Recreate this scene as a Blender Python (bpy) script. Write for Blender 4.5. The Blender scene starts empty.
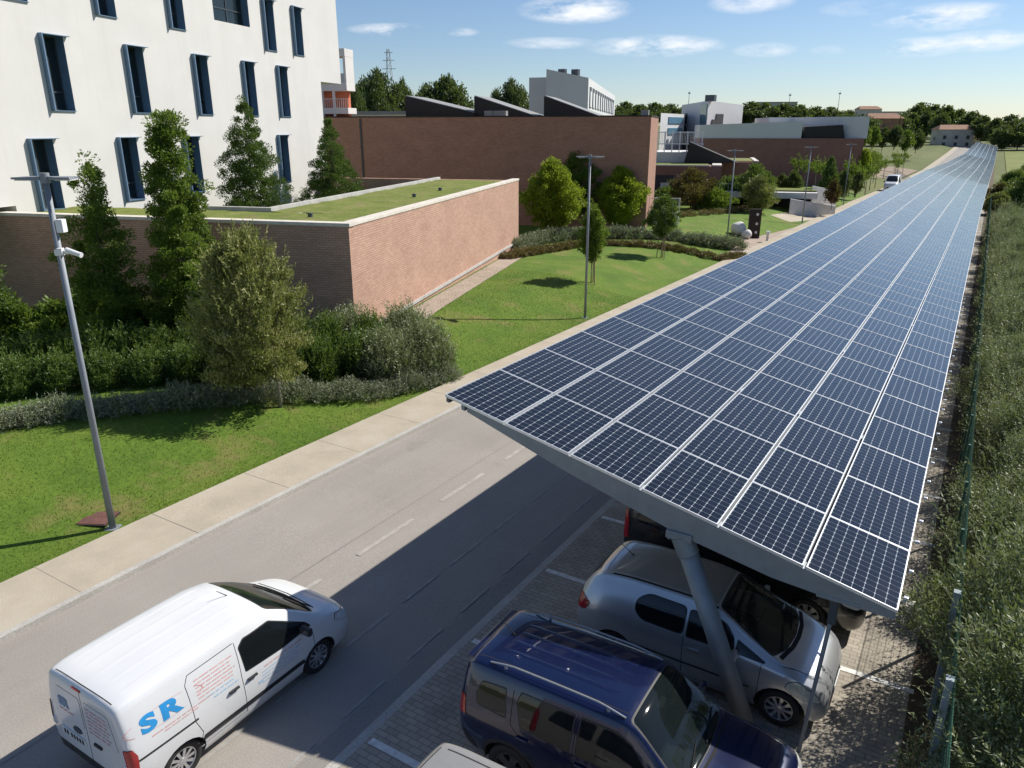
import bpy, bmesh, math, random
import numpy as np
from mathutils import Vector, Matrix
from mathutils.bvhtree import BVHTree

rad = math.radians
scene = bpy.context.scene
COL = scene.collection

# ------------------------------------------------------------------ camera, sky, sun, exposure
HC = 8.0                                  # drone height above the parking bays
FPX, YH = 750.0, 128.0
PITCH = math.atan((384 - YH) / FPX)
YAW = math.atan(((998 - 512) / FPX) * math.cos(PITCH))   # the road runs along +Y, the drone looks left of it
cam_d = bpy.data.cameras.new('camera')
cam = bpy.data.objects.new('camera', cam_d)
COL.objects.link(cam)
cam.location = (0, 0, HC)
cam.rotation_euler = (math.pi / 2 - PITCH, 0, YAW)
cam_d.sensor_width = 36
cam_d.lens = FPX / 1024 * 36
cam_d.clip_start = 0.1
cam_d.clip_end = 6000
scene.camera = cam

SUN_AZ, SUN_EL = rad(30.2), rad(42.4)     # azimuth from +Y towards +X
SUN = Vector((math.sin(SUN_AZ) * math.cos(SUN_EL), math.cos(SUN_AZ) * math.cos(SUN_EL), math.sin(SUN_EL)))
sun_d = bpy.data.lights.new('sun', 'SUN')
sun_d.energy = 5.0
sun_d.angle = rad(0.53)
sun_d.color = (1.0, 0.95, 0.86)
sun = bpy.data.objects.new('sun', sun_d)
COL.objects.link(sun)
sun.location = (30, 40, 60)
sun.rotation_euler = SUN.to_track_quat('Z', 'Y').to_euler()

world = bpy.data.worlds.new('World')
scene.world = world
world.use_nodes = True
SKY_STRENGTH = 0.074
scene.view_settings.view_transform = 'Standard'
scene.view_settings.look = 'None'
scene.view_settings.gamma = 1
scene.view_settings.use_curve_mapping = False
scene.view_settings.exposure = 0.36

def build_sky():
    nt = world.node_tree
    nt.nodes.clear()
    N, L = nt.nodes.new, nt.links.new
    out = N('ShaderNodeOutputWorld'); bg = N('ShaderNodeBackground')
    bg.inputs['Strength'].default_value = SKY_STRENGTH
    L(bg.outputs[0], out.inputs[0])
    sky = N('ShaderNodeTexSky'); sky.sky_type = 'NISHITA'; sky.sun_disc = False
    sky.sun_elevation = SUN_EL; sky.sun_rotation = SUN_AZ
    sky.altitude = 100; sky.air_density = 1.0; sky.dust_density = 0.15; sky.ozone_density = 3.0
    # cirrus and small cumulus, placed by their compass bearing and height above the horizon
    tc = N('ShaderNodeTexCoord')
    sep = N('ShaderNodeSeparateXYZ'); L(tc.outputs['Generated'], sep.inputs[0])
    def M(op, a, b=None, c=None):
        n = N('ShaderNodeMath'); n.operation = op
        for i, v in enumerate((a, b, c)):
            if v is None: continue
            if isinstance(v, (int, float)): n.inputs[i].default_value = v
            else: L(v, n.inputs[i])
        return n.outputs[0]
    az = M('ARCTAN2', sep.outputs[0], sep.outputs[1])
    el = M('ARCSINE', sep.outputs[2])
    noise = N('ShaderNodeTexNoise'); noise.inputs['Scale'].default_value = 13; noise.inputs['Detail'].default_value = 7
    noise.inputs['Roughness'].default_value = 0.62
    mp = N('ShaderNodeMapping'); L(tc.outputs['Generated'], mp.inputs['Vector']); mp.inputs['Scale'].default_value = (1, 1, 3.2)
    L(mp.outputs[0], noise.inputs['Vector'])
    nz = noise.outputs['Fac']
    tot = None
    # bearing (deg, right of north=+Y), elevation, half width, half height, density
    for b, e, wx, wy, dens in CLOUDS:
        da = M('DIVIDE', M('SUBTRACT', az, rad(b)), rad(wx))
        de = M('DIVIDE', M('SUBTRACT', el, rad(e)), rad(wy))
        d2 = M('ADD', M('MULTIPLY', da, da), M('MULTIPLY', de, de))
        v = M('MULTIPLY', M('MAXIMUM', M('SUBTRACT', 1.0, d2), 0.0), dens)
        tot = v if tot is None else M('MAXIMUM', tot, v)
    fr = M('MULTIPLY', M('SUBTRACT', nz, 0.42), 7.5)
    msk = M('MULTIPLY', tot, fr)
    cl = N('ShaderNodeClamp'); L(msk, cl.inputs[0]); cl.inputs['Max'].default_value = 0.9
    mix = N('ShaderNodeMix'); mix.data_type = 'RGBA'
    tint = N('ShaderNodeMix'); tint.data_type = 'RGBA'; tint.blend_type = 'MULTIPLY'; tint.inputs['Factor'].default_value = 1.0
    L(sky.outputs[0], tint.inputs['A']); tint.inputs['B'].default_value = (.95, 1.0, 1.12, 1)
    L(cl.outputs[0], mix.inputs['Factor']); L(tint.outputs['Result'], mix.inputs['A'])
    mix.inputs['B'].default_value = (11.0, 11.2, 11.6, 1)
    L(mix.outputs['Result'], bg.inputs['Color'])

# ------------------------------------------------------------------ where things stand: sight lines from the drone to the terrain
DIP = [(-60, 0), (8.75, 0), (20, -.14), (45, -.46), (86, -.72), (104, -.80), (141, -1.33), (215, -1.94), (320, -.6), (520, 3.5), (700, 8), (1500, 12)]
def sstep(t):
    t = min(max(t, 0.0), 1.0); return t * t * (3 - 2 * t)
def dip(y):
    return float(np.interp(y, [a for a, b in DIP], [b for a, b in DIP]))
def gz(x, y):                              # terrain height: the lawn is banked up towards the brick walls
    return 0.8 * sstep((-14.4 - x) / 5.0) + dip(y)
cy_, sy_, cp_, sp_ = math.cos(YAW), math.sin(YAW), math.cos(PITCH), math.sin(PITCH)
def ray(u, v):
    a = (u - 512) / FPX; b = (v - 384) / FPX
    F = cp_ - b * sp_; D = sp_ + b * cp_
    return Vector((a * cy_ - F * sy_, a * sy_ + F * cy_, -D)), F
def at(u, v, z=0.0):
    d, _ = ray(u, v); t = (z - HC) / d.z
    return Vector((d.x * t, d.y * t, z))
def g(u, v):
    z = 0.0
    for i in range(60):
        P = at(u, v, min(z, 7)); z = 0.5 * z + 0.5 * gz(P.x, P.y)
    return Vector((P.x, P.y, gz(P.x, P.y)))
def pf(u, v, F):                            # point on the sight line at plan distance F ahead
    d, f = ray(u, v); t = F / f
    return Vector((d.x * t, d.y * t, HC + d.z * t))
def z_of(v, F):                             # height of the sight line of image row v at plan distance F
    b = (v - 384) / FPX
    return HC - F * (sp_ + b * cp_) / (cp_ - b * sp_)
def hit(u, v, O, y, rz):                    # where a sight line meets the plane local y of a building standing at O
    d, _ = ray(u, v); n = Vector((-math.sin(rz), math.cos(rz), 0)); e = Vector((math.cos(rz), math.sin(rz), 0))
    o = Vector((O[0], O[1], 0)); t = (o.dot(n) + y) / d.dot(n); P = d * t
    return (P - o).dot(e), HC + P.z
def bearing(u, v):
    d, _ = ray(u, v)
    return math.degrees(math.atan2(d.x, d.y)), math.degrees(math.atan2(d.z, math.hypot(d.x, d.y)))
CLOUDS = []
for u, v, wx, wy, dens in [(575, 10, 4.2, 1.1, .9), (395, 30, 3.4, .55, .75), (462, 32, 1.3, .35, .45), (655, 46, 5.0, .9, .9), (550, 43, 3.4, .5, .5),
                           (752, 2, 3.0, .9, .6), (765, 50, 2.2, .6, .5), (942, 17, 4.2, 1.0, .8), (920, 47, 3.2, .75, .8), (982, 41, 2.9, .8, .75), (860, 8, 2.6, .6, .3), (830, 50, 1.4, .4, .25)]:
    b, e = bearing(u, v)
    CLOUDS.append((b, e, wx, wy * .85, dens * .8))
build_sky()

# ------------------------------------------------------------------ object helpers
def tag(o, label=None, cat=None, group=None, kind=None):
    if label: o['label'] = label
    if cat: o['category'] = cat
    if group: o['group'] = group
    if kind: o['kind'] = kind
    return o
def thing(name, label, cat, loc=(0, 0, 0), rz=0.0, group=None):
    o = bpy.data.objects.new(name, None); COL.objects.link(o)
    o.empty_display_size = 0.3
    o.location = loc; o.rotation_euler = (0, 0, rz)
    return tag(o, label, cat, group)
def obj(name, geo, mats, parent=None, smooth=False):
    if isinstance(geo, bmesh.types.BMesh):
        me = bpy.data.meshes.new(name); geo.to_mesh(me); geo.free()
    else:
        me = geo
    if not isinstance(mats, (list, tuple)): mats = [mats]
    for m in mats: me.materials.append(m)
    if smooth:
        me.polygons.foreach_set('use_smooth', [True] * len(me.polygons))
    o = bpy.data.objects.new(name, me); COL.objects.link(o)
    if parent: o.parent = parent
    return o
def copy_tree(o, parent=None):
    c = o.copy(); COL.objects.link(c)
    if parent: c.parent = parent
    for ch in list(o.children): copy_tree(ch, c)
    return c
def add_box(bm, cx, cy, cz, sx, sy, sz, rz=0.0, bev=0.0):
    m = Matrix.Translation((cx, cy, cz)) @ Matrix.Rotation(rz, 4, 'Z') @ Matrix.Diagonal((sx, sy, sz, 1))
    r = bmesh.ops.create_cube(bm, size=1, matrix=m)
    if bev > 0:
        es = list({e for v in r['verts'] for e in v.link_edges})
        bmesh.ops.bevel(bm, geom=es, offset=bev, segments=2, profile=.6, affect='EDGES')
def box_bm(*a, **k):
    bm = bmesh.new(); add_box(bm, *a, **k); return bm
def add_tube(bm, p0, p1, r0, r1=None, n=12, caps=True):
    p0, p1 = Vector(p0), Vector(p1); d = p1 - p0
    q = d.to_track_quat('Z', 'Y').to_matrix().to_4x4()
    m = Matrix.Translation((p0 + p1) / 2) @ q
    bmesh.ops.create_cone(bm, cap_ends=caps, segments=n, radius1=r0, radius2=r0 if r1 is None else r1, depth=d.length, matrix=m)
def add_prism(bm, pts, z0, z1):              # pts counter-clockwise in plan; z0/z1 numbers or per-point lists
    n = len(pts)
    a = [bm.verts.new((p[0], p[1], z0[i] if isinstance(z0, (list, tuple)) else z0)) for i, p in enumerate(pts)]
    b = [bm.verts.new((p[0], p[1], z1[i] if isinstance(z1, (list, tuple)) else z1)) for i, p in enumerate(pts)]
    bm.faces.new(a[::-1]); bm.faces.new(b)
    for i in range(n):
        bm.faces.new((a[i], a[(i + 1) % n], b[(i + 1) % n], b[i]))
def prism_bm(*a):
    bm = bmesh.new(); add_prism(bm, *a); return bm
def add_lathe(bm, prof, n=24, mat=Matrix.Identity(4)):   # prof: (r, z), spun about local Z
    rings = []
    for r, z in prof:
        rings.append([bm.verts.new(mat @ Vector((r * math.cos(2 * math.pi * k / n), r * math.sin(2 * math.pi * k / n), z))) for k in range(n)])
    for a, b in zip(rings, rings[1:]):
        for k in range(n):
            bm.faces.new((a[k], a[(k + 1) % n], b[(k + 1) % n], b[k]))
    return rings
def mesh_np(name, V, F, tint=None, uv=None):
    me = bpy.data.meshes.new(name)
    k = F.shape[1]
    me.vertices.add(len(V)); me.vertices.foreach_set('co', V.astype(np.float32).ravel())
    me.loops.add(F.size); me.loops.foreach_set('vertex_index', F.astype(np.int32).ravel())
    me.polygons.add(len(F)); me.polygons.foreach_set('loop_start', np.arange(0, F.size, k, dtype=np.int32))
    me.update(calc_edges=True)
    if tint is not None:
        a = me.attributes.new('tint', 'FLOAT', 'FACE'); a.data.foreach_set('value', tint.astype(np.float32))
    if uv is not None:
        l = me.uv_layers.new(name='UVMap'); l.data.foreach_set('uv', uv.astype(np.float32).ravel())
    return me

# ------------------------------------------------------------------ materials
MATS = {}
def nodes(name):
    m = bpy.data.materials.new(name); m.use_nodes = True
    nt = m.node_tree; nt.nodes.clear()
    out = nt.nodes.new('ShaderNodeOutputMaterial'); b = nt.nodes.new('ShaderNodeBsdfPrincipled')
    nt.links.new(b.outputs[0], out.inputs[0])
    MATS[name] = m
    return m, nt, b, out
def c4(c): return (c[0], c[1], c[2], 1)
def ramp(nt, fac, stops):
    r = nt.nodes.new('ShaderNodeValToRGB')
    e = r.color_ramp.elements
    while len(e) < len(stops): e.new(0.5)
    for i, (p, c) in enumerate(stops):
        e[i].position = p; e[i].color = c4(c)
    nt.links.new(fac, r.inputs[0]); return r.outputs[0]
def math_n(nt, op, a, b=None):
    n = nt.nodes.new('ShaderNodeMath'); n.operation = op
    for i, v in enumerate((a, b)):
        if v is None: continue
        if isinstance(v, (int, float)): n.inputs[i].default_value = v
        else: nt.links.new(v, n.inputs[i])
    return n.outputs[0]
def noise_n(nt, scale, detail=5, rough=.6, vec=None, coord='Object', sc=(1, 1, 1)):
    tc = nt.nodes.new('ShaderNodeTexCoord'); mp = nt.nodes.new('ShaderNodeMapping')
    nt.links.new(vec if vec else tc.outputs[coord], mp.inputs[0]); mp.inputs['Scale'].default_value = sc
    n = nt.nodes.new('ShaderNodeTexNoise'); n.inputs['Scale'].default_value = scale
    n.inputs['Detail'].default_value = detail; n.inputs['Roughness'].default_value = rough
    nt.links.new(mp.outputs[0], n.inputs['Vector']); return n.outputs['Fac']
def bump_n(nt, b, h, strength=.3, dist=.02):
    bp = nt.nodes.new('ShaderNodeBump'); bp.inputs['Strength'].default_value = strength; bp.inputs['Distance'].default_value = dist
    nt.links.new(h, bp.inputs['Height']); nt.links.new(bp.outputs[0], b.inputs['Normal'])
def mixc(nt, f, a, b, mode='MIX'):
    n = nt.nodes.new('ShaderNodeMix'); n.data_type = 'RGBA'; n.blend_type = mode
    for s, v in (('Factor', f), ('A', a), ('B', b)):
        if isinstance(v, (int, float)): n.inputs[s].default_value = v
        elif isinstance(v, (tuple, list)): n.inputs[s].default_value = c4(v)
        else: nt.links.new(v, n.inputs[s])
    return n.outputs['Result']
def plain(name, col, rough=.6, metal=0.0, var=.12, scale=6, coat=0.0, bump=0.0, spec=.5, alpha=None, coord='Object'):
    m, nt, b, out = nodes(name)
    b.inputs['Roughness'].default_value = rough; b.inputs['Metallic'].default_value = metal
    b.inputs['Coat Weight'].default_value = coat; b.inputs['Coat Roughness'].default_value = .04
    b.inputs['Specular IOR Level'].default_value = spec
    f = noise_n(nt, scale, coord=coord)
    lo = tuple(x * (1 - var) for x in col); hi = tuple(min(1, x * (1 + var)) for x in col)
    nt.links.new(ramp(nt, f, [(.3, lo), (.7, hi)]), b.inputs['Base Color'])
    if bump: bump_n(nt, b, noise_n(nt, scale * 6), bump, .01)
    return m
def leafmat(name, cols, trans=.35, rough=.5):
    m, nt, b, out = nodes(name)
    a = nt.nodes.new('ShaderNodeAttribute'); a.attribute_name = 'tint'
    n = len(cols)
    c = ramp(nt, a.outputs['Fac'], [(i / (n - 1), k) for i, k in enumerate(cols)])
    nt.links.new(c, b.inputs['Base Color']); b.inputs['Roughness'].default_value = rough
    b.inputs['Specular IOR Level'].default_value = .35
    tr = nt.nodes.new('ShaderNodeBsdfTranslucent')
    nt.links.new(mixc(nt, .5, c, (.22, .30, .03), 'MIX'), tr.inputs[0])
    mx = nt.nodes.new('ShaderNodeMixShader'); mx.inputs[0].default_value = trans
    nt.links.new(b.outputs[0], mx.inputs[1]); nt.links.new(tr.outputs[0], mx.inputs[2]); nt.links.new(mx.outputs[0], out.inputs[0])
    return m

def mat_brick(name, c1, c2, mortar, scale=1.0):
    m, nt, b, out = nodes(name)
    tc = nt.nodes.new('ShaderNodeTexCoord'); s = nt.nodes.new('ShaderNodeSeparateXYZ'); nt.links.new(tc.outputs['Object'], s.inputs[0])
    cb = nt.nodes.new('ShaderNodeCombineXYZ')
    nt.links.new(math_n(nt, 'ADD', s.outputs[0], s.outputs[1]), cb.inputs[0]); nt.links.new(s.outputs[2], cb.inputs[1])
    br = nt.nodes.new('ShaderNodeTexBrick'); nt.links.new(cb.outputs[0], br.inputs['Vector'])
    br.inputs['Color1'].default_value = c4(c1); br.inputs['Color2'].default_value = c4(c2); br.inputs['Mortar'].default_value = c4(mortar)
    br.inputs['Scale'].default_value = scale; br.inputs['Brick Width'].default_value = .26; br.inputs['Row Height'].default_value = .085
    br.inputs['Mortar Size'].default_value = .011; br.inputs['Bias'].default_value = -.1
    f = noise_n(nt, .5, 6, .65, sc=(1, 1, 1.8)); f2 = noise_n(nt, 1.1, 5, .7, sc=(.35, .35, 2.6))
    col = mixc(nt, 1.0, br.outputs['Color'], ramp(nt, f, [(.3, (.86, .85, .85)), (.7, (1.08, 1.08, 1.08))]), 'MULTIPLY')
    stain = ramp(nt, f2, [(.60, (0, 0, 0)), (.72, (.55, .55, .55))])
    col = mixc(nt, stain, col, tuple(x * .62 for x in c2))
    pale = ramp(nt, noise_n(nt, .8, 6, .7, sc=(.5, .5, 2)), [(.60, (0, 0, 0)), (.8, (.25, .25, .25))])
    col = mixc(nt, pale, col, (.46, .36, .31))
    nt.links.new(col, b.inputs['Base Color']); b.inputs['Roughness'].default_value = .85
    bump_n(nt, b, br.outputs['Fac'], -.35, .01)
    return m

def mat_ground(name, cols, s1, s2, rough=.9, bump=.3, bs=60, bd=.01, stops=None, patch=None, streak=False):
    """two scales of natural mottling; optional patch colour with its own shape"""
    m, nt, b, out = nodes(name)
    f1 = noise_n(nt, s1, 6, .6); f2 = noise_n(nt, s2, 4, .7)
    n = len(cols)
    col = ramp(nt, f1, [(.28 + .44 * i / max(1, n - 1), c) for i, c in enumerate(cols)])
    col = mixc(nt, 1.0, col, ramp(nt, f2, [(.25, (.70, .70, .70)), (.75, (1.26, 1.26, 1.26))]), 'MULTIPLY')
    if streak:
        col = mixc(nt, 1.0, col, ramp(nt, noise_n(nt, 1.0, 5, .6, sc=(1.6, .05, 1)), [(.3, (.94, .94, .94)), (.7, (1.04, 1.04, 1.04))]), 'MULTIPLY')
    if patch:
        pc, ps, lo, hi = patch
        col = mixc(nt, ramp(nt, noise_n(nt, ps, 6, .65), [(lo, (0, 0, 0)), (hi, (.8, .8, .8))]), col, pc)
    nt.links.new(col, b.inputs['Base Color']); b.inputs['Roughness'].default_value = rough
    b.inputs['Specular IOR Level'].default_value = .3
    bump_n(nt, b, noise_n(nt, bs, 3, .7), bump, bd)
    return m

def mat_glass(name, tint, clear=.3):
    m, nt, b, out = nodes(name)
    b.inputs['Base Color'].default_value = c4(tint); b.inputs['Roughness'].default_value = .03
    b.inputs['Specular IOR Level'].default_value = .7
    t = nt.nodes.new('ShaderNodeBsdfTransparent'); t.inputs[0].default_value = (.75, .85, .82, 1)
    mx = nt.nodes.new('ShaderNodeMixShader'); mx.inputs[0].default_value = clear
    nt.links.new(b.outputs[0], mx.inputs[1]); nt.links.new(t.outputs[0], mx.inputs[2]); nt.links.new(mx.outputs[0], out.inputs[0])
    return m

def mat_panel():
    m, nt, b, out = nodes('solar_cells')
    uv = nt.nodes.new('ShaderNodeUVMap'); s = nt.nodes.new('ShaderNodeSeparateXYZ'); nt.links.new(uv.outputs[0], s.inputs[0])
    P = .1265
    def edge(o):
        fr = math_n(nt, 'FRACT', math_n(nt, 'DIVIDE', o, P))
        return math_n(nt, 'MULTIPLY', math_n(nt, 'MINIMUM', fr, math_n(nt, 'SUBTRACT', 1.0, fr)), P)
    du, dv = edge(s.outputs[0]), edge(s.outputs[1])
    l1 = math_n(nt, 'LESS_THAN', du, .0022); l2 = math_n(nt, 'LESS_THAN', dv, .0011)
    dm = math_n(nt, 'LESS_THAN', math_n(nt, 'ADD', du, dv), .0150)
    line = math_n(nt, 'MAXIMUM', math_n(nt, 'MAXIMUM', l1, l2), dm)
    cell = ramp(nt, noise_n(nt, .35, 2), [(.3, (.0030, .0038, .0075)), (.7, (.0050, .0062, .0115))])
    col = mixc(nt, line, cell, (.42, .45, .48))
    nt.links.new(col, b.inputs['Base Color']); b.inputs['Roughness'].default_value = .09
    # a thin film of dust on the glass
    dust = ramp(nt, noise_n(nt, 1.2, 6, .7), [(.35, (.10, .10, .10)), (.75, (.18, .18, .18))])
    nt.links.new(dust, b.inputs['Roughness'])
    b.inputs['Specular IOR Level'].default_value = .45
    b.inputs['Sheen Weight'].default_value = .22; b.inputs['Sheen Roughness'].default_value = .35; b.inputs['Sheen Tint'].default_value = (.85, .9, .95, 1)
    return m

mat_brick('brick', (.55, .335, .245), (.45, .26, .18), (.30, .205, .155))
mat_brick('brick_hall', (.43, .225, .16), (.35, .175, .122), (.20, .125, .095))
mat_brick('brick_far', (.27, .12, .09), (.22, .095, .07), (.25, .16, .13))
def mat_facade():
    m, nt, b, out = nodes('render_white')
    f1 = noise_n(nt, .5, 6, .6); f2 = noise_n(nt, 1.0, 6, .7, sc=(2.2, 2.2, .12))
    col = ramp(nt, f1, [(.3, (.60, .585, .56)), (.7, (.65, .635, .61))])
    col = mixc(nt, ramp(nt, f2, [(.5, (0, 0, 0)), (.8, (.30, .30, .30))]), col, (.50, .48, .44))
    nt.links.new(col, b.inputs['Base Color']); b.inputs['Roughness'].default_value = .88
    bump_n(nt, b, noise_n(nt, 40, 3), .12, .01)
mat_facade()
plain('render_far_white', (.58, .585, .585), .85, var=.04, scale=.3)
plain('coping', (.62, .57, .50), .8, var=.15, scale=3)
plain('window_metal', (.13, .21, .31), .45, metal=.1, var=.1)
plain('window_frame', (.05, .06, .07), .5)
plain('room_dark', (.05, .05, .055), .9)
plain('blind_white', (.55, .57, .58), .8)
plain('dark_cladding', (.020, .017, .017), .7, var=.2)
plain('roof_membrane', (.25, .25, .25), .8)
plain('orange_render', (.55, .16, .08), .8)
plain('steel_rail', (.45, .47, .48), .4, metal=.6)
plain('galvanised', (.25, .275, .295), .55, metal=.3, var=.10, scale=5)
plain('lamp_grey', (.24, .26, .29), .6, metal=.1, var=.08)
plain('white_plastic', (.78, .78, .78), .4, var=.04)
plain('aluminium', (.72, .74, .76), .38, metal=.55, var=.06)
plain('rust_plate', (.13, .055, .045), .8, var=.3)
plain('bark', (.16, .13, .10), .9, var=.35, scale=14, bump=.4)
plain('bark_pale', (.30, .26, .22), .9, var=.25, scale=14, bump=.3)
plain('stake_wood', (.30, .22, .14), .8)
plain('stone_white', (.70, .68, .64), .8, var=.08)
plain('concrete', (.42, .41, .39), .85, var=.15, scale=2.5, bump=.15)
plain('concrete_light', (.62, .61, .59), .85, var=.1, scale=2)
plain('fence_green', (.030, .10, .065), .5)
plain('post_grey', (.25, .30, .32), .6, var=.15)
plain('rubber', (.018, .018, .019), .75, var=.2)
plain('black_trim', (.022, .022, .024), .55, var=.15)
plain('purlin_grey', (.13, .14, .15), .6, metal=.2)
plain('gap_black', (.012, .012, .013), .9)
plain('alloy', (.60, .61, .63), .3, metal=.8, var=.05)
plain('alloy_dark', (.10, .10, .11), .35, metal=.6)
plain('chrome', (.75, .76, .78), .12, metal=1.0, var=.02)
plain('seat_cloth', (.06, .06, .065), .95, var=.2)
plain('seat_grey', (.17, .17, .18), .95, var=.2)
plain('red_lens', (.36, .012, .014), .12, coat=.6, var=.15)
plain('clear_lens', (.62, .64, .64), .10, coat=.8, var=.2, scale=20)
plain('yellowed_lens', (.56, .55, .44), .18, coat=.6, var=.2, scale=20)
plain('dark_lens', (.05, .055, .06), .08, coat=.8)
plain('plate_white', (.60, .62, .64), .4)
plain('paint_white', (.66, .67, .68), .28, coat=.5, var=.02, scale=2)
plain('film_grey', (.60, .63, .67), .25, coat=.3, var=.05, scale=2)
plain('paint_silver', (.50, .515, .535), .30, metal=.55, coat=.7, var=.03, scale=3)
plain('paint_blue', (.004, .009, .048), .25, metal=.2, coat=1.0, var=.05, scale=3)
plain('paint_black', (.012, .012, .013), .22, coat=1.0, var=.1)
plain('paint_beige', (.30, .292, .278), .35, metal=.25, coat=.5, var=.05)
plain('print_blue', (.03, .27, .60), .4)
plain('print_dark_blue', (.05, .20, .40), .4)
plain('print_red', (.62, .34, .33), .5)
plain('print_pale_blue', (.36, .52, .68), .5)
plain('roof_tile', (.30, .16, .10), .9, var=.3, scale=1)
plain('house_wall', (.55, .50, .43), .9, var=.1, scale=.5)
plain('pylon_steel', (.34, .38, .42), .6)
plain('road_paint', (.355, .33, .30), .85, var=.2, scale=5)
plain('faded_paint', (.31, .30, .28), .85, var=.2, scale=5)
plain('bay_paint', (.66, .66, .64), .8, var=.2, scale=9)
plain('corten', (.035, .022, .018), .8, var=.3)
plain('teal_glass', (.05, .15, .19), .12, coat=.6)
plain('blue_glass', (.12, .26, .36), .12, coat=.6)
mat_glass('car_glass', (.010, .013, .015), .2)
mat_glass('screen_glass', (.014, .020, .020), .45)
mat_glass('pane_glass', (.03, .045, .055), .5)
mat_panel()
mat_ground('asphalt', [(.28, .256, .229), (.31, .284, .254), (.338, .31, .278)], .35, 45, .88, .35, 160, .006, patch=((.20, .183, .16), .45, .60, .74), streak=True)
mat_ground('asphalt_dark', [(.23, .214, .196), (.26, .242, .222), (.285, .266, .245)], .8, 45, .88, .35, 160, .006)
mat_ground('pavement_gravel', [(.36, .315, .245), (.43, .375, .29), (.47, .42, .34)], .8, 50, .9, .4, 120, .008)
mat_ground('kerb_stone', [(.38, .36, .33), (.48, .46, .42)], 1.5, 30, .85, .2, 80, .005)
mat_ground('path_brick', [(.33, .26, .21), (.40, .33, .27)], 1.2, 20, .9)
mat_ground('lawn', [(.074, .142, .014), (.108, .182, .018), (.155, .205, .028)], .45, 9, .9, .8, 90, .03, patch=((.22, .19, .065), .55, .54, .68))
mat_ground('sedum', [(.12, .165, .025), (.17, .205, .04), (.24, .23, .08)], .9, 6, .95, .8, 30, .05, patch=((.22, .16, .09), 1.1, .56, .70))
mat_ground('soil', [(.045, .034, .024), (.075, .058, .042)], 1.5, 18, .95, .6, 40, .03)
mat_ground('terrain', [(.085, .11, .030), (.12, .14, .045), (.17, .165, .06)], .012, .6, .95, .3, 4, .05)
mat_ground('field_grass', [(.13, .165, .03), (.17, .195, .045), (.22, .22, .08)], .08, 4, .95, .6, 20, .05)
mat_ground('bare_earth', [(.25, .19, .14), (.32, .25, .19)], .2, 8, .95)
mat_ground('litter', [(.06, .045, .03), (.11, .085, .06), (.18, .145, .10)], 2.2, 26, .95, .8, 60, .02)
def mat_pavers():
    m, nt, b, out = nodes('pavers')
    tc = nt.nodes.new('ShaderNodeTexCoord')
    br = nt.nodes.new('ShaderNodeTexBrick'); nt.links.new(tc.outputs['Object'], br.inputs['Vector'])
    br.inputs['Color1'].default_value = (.41, .365, .30, 1); br.inputs['Color2'].default_value = (.33, .295, .245, 1); br.inputs['Mortar'].default_value = (.19, .17, .14, 1)
    br.inputs['Scale'].default_value = 1; br.inputs['Brick Width'].default_value = .2; br.inputs['Row Height'].default_value = .1; br.inputs['Mortar Size'].default_value = .006
    f = ramp(nt, noise_n(nt, .8, 6, .65), [(.3, (.75, .75, .75)), (.7, (1.15, 1.15, 1.15))])
    nt.links.new(mixc(nt, 1.0, br.outputs['Color'], f, 'MULTIPLY'), b.inputs['Base Color']); b.inputs['Roughness'].default_value = .9
    bump_n(nt, b, br.outputs['Fac'], -.5, .01)
mat_pavers()
LEAF = {
 'olive': leafmat('leaf_olive', [(.11, .13, .032), (.20, .22, .065), (.32, .32, .12), (.42, .40, .18)], .3),
 'deep': leafmat('leaf_deep', [(.045, .090, .020), (.080, .14, .030), (.14, .20, .045)], .35),
 'mid': leafmat('leaf_mid', [(.07, .13, .018), (.12, .19, .028), (.18, .25, .045)], .4),
 'bright': leafmat('leaf_bright', [(.17, .25, .018), (.26, .33, .024), (.36, .41, .045)], .45),
 'grey': leafmat('leaf_grey', [(.14, .165, .095), (.21, .235, .15), (.32, .34, .24)], .2),
 'hedge': leafmat('leaf_hedge', [(.085, .108, .045), (.16, .19, .09), (.27, .30, .165), (.44, .465, .31)], .28),
 'rust': leafmat('leaf_rust', [(.13, .085, .04), (.18, .115, .05), (.17, .13, .05)], .2),
 'red': leafmat('leaf_red', [(.06, .055, .02), (.11, .06, .025), (.16, .07, .035)], .25),
 'far': leafmat('leaf_far', [(.045, .070, .028), (.075, .105, .040), (.11, .14, .055)], .3),
 'conifer': leafmat('leaf_conifer', [(.04, .09, .020), (.075, .135, .028), (.125, .19, .045)], .25),
 'blade': leafmat('grass_blade', [(.074, .145, .014), (.112, .190, .020), (.17, .225, .030)], .35),
}
Mt = MATS
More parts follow.
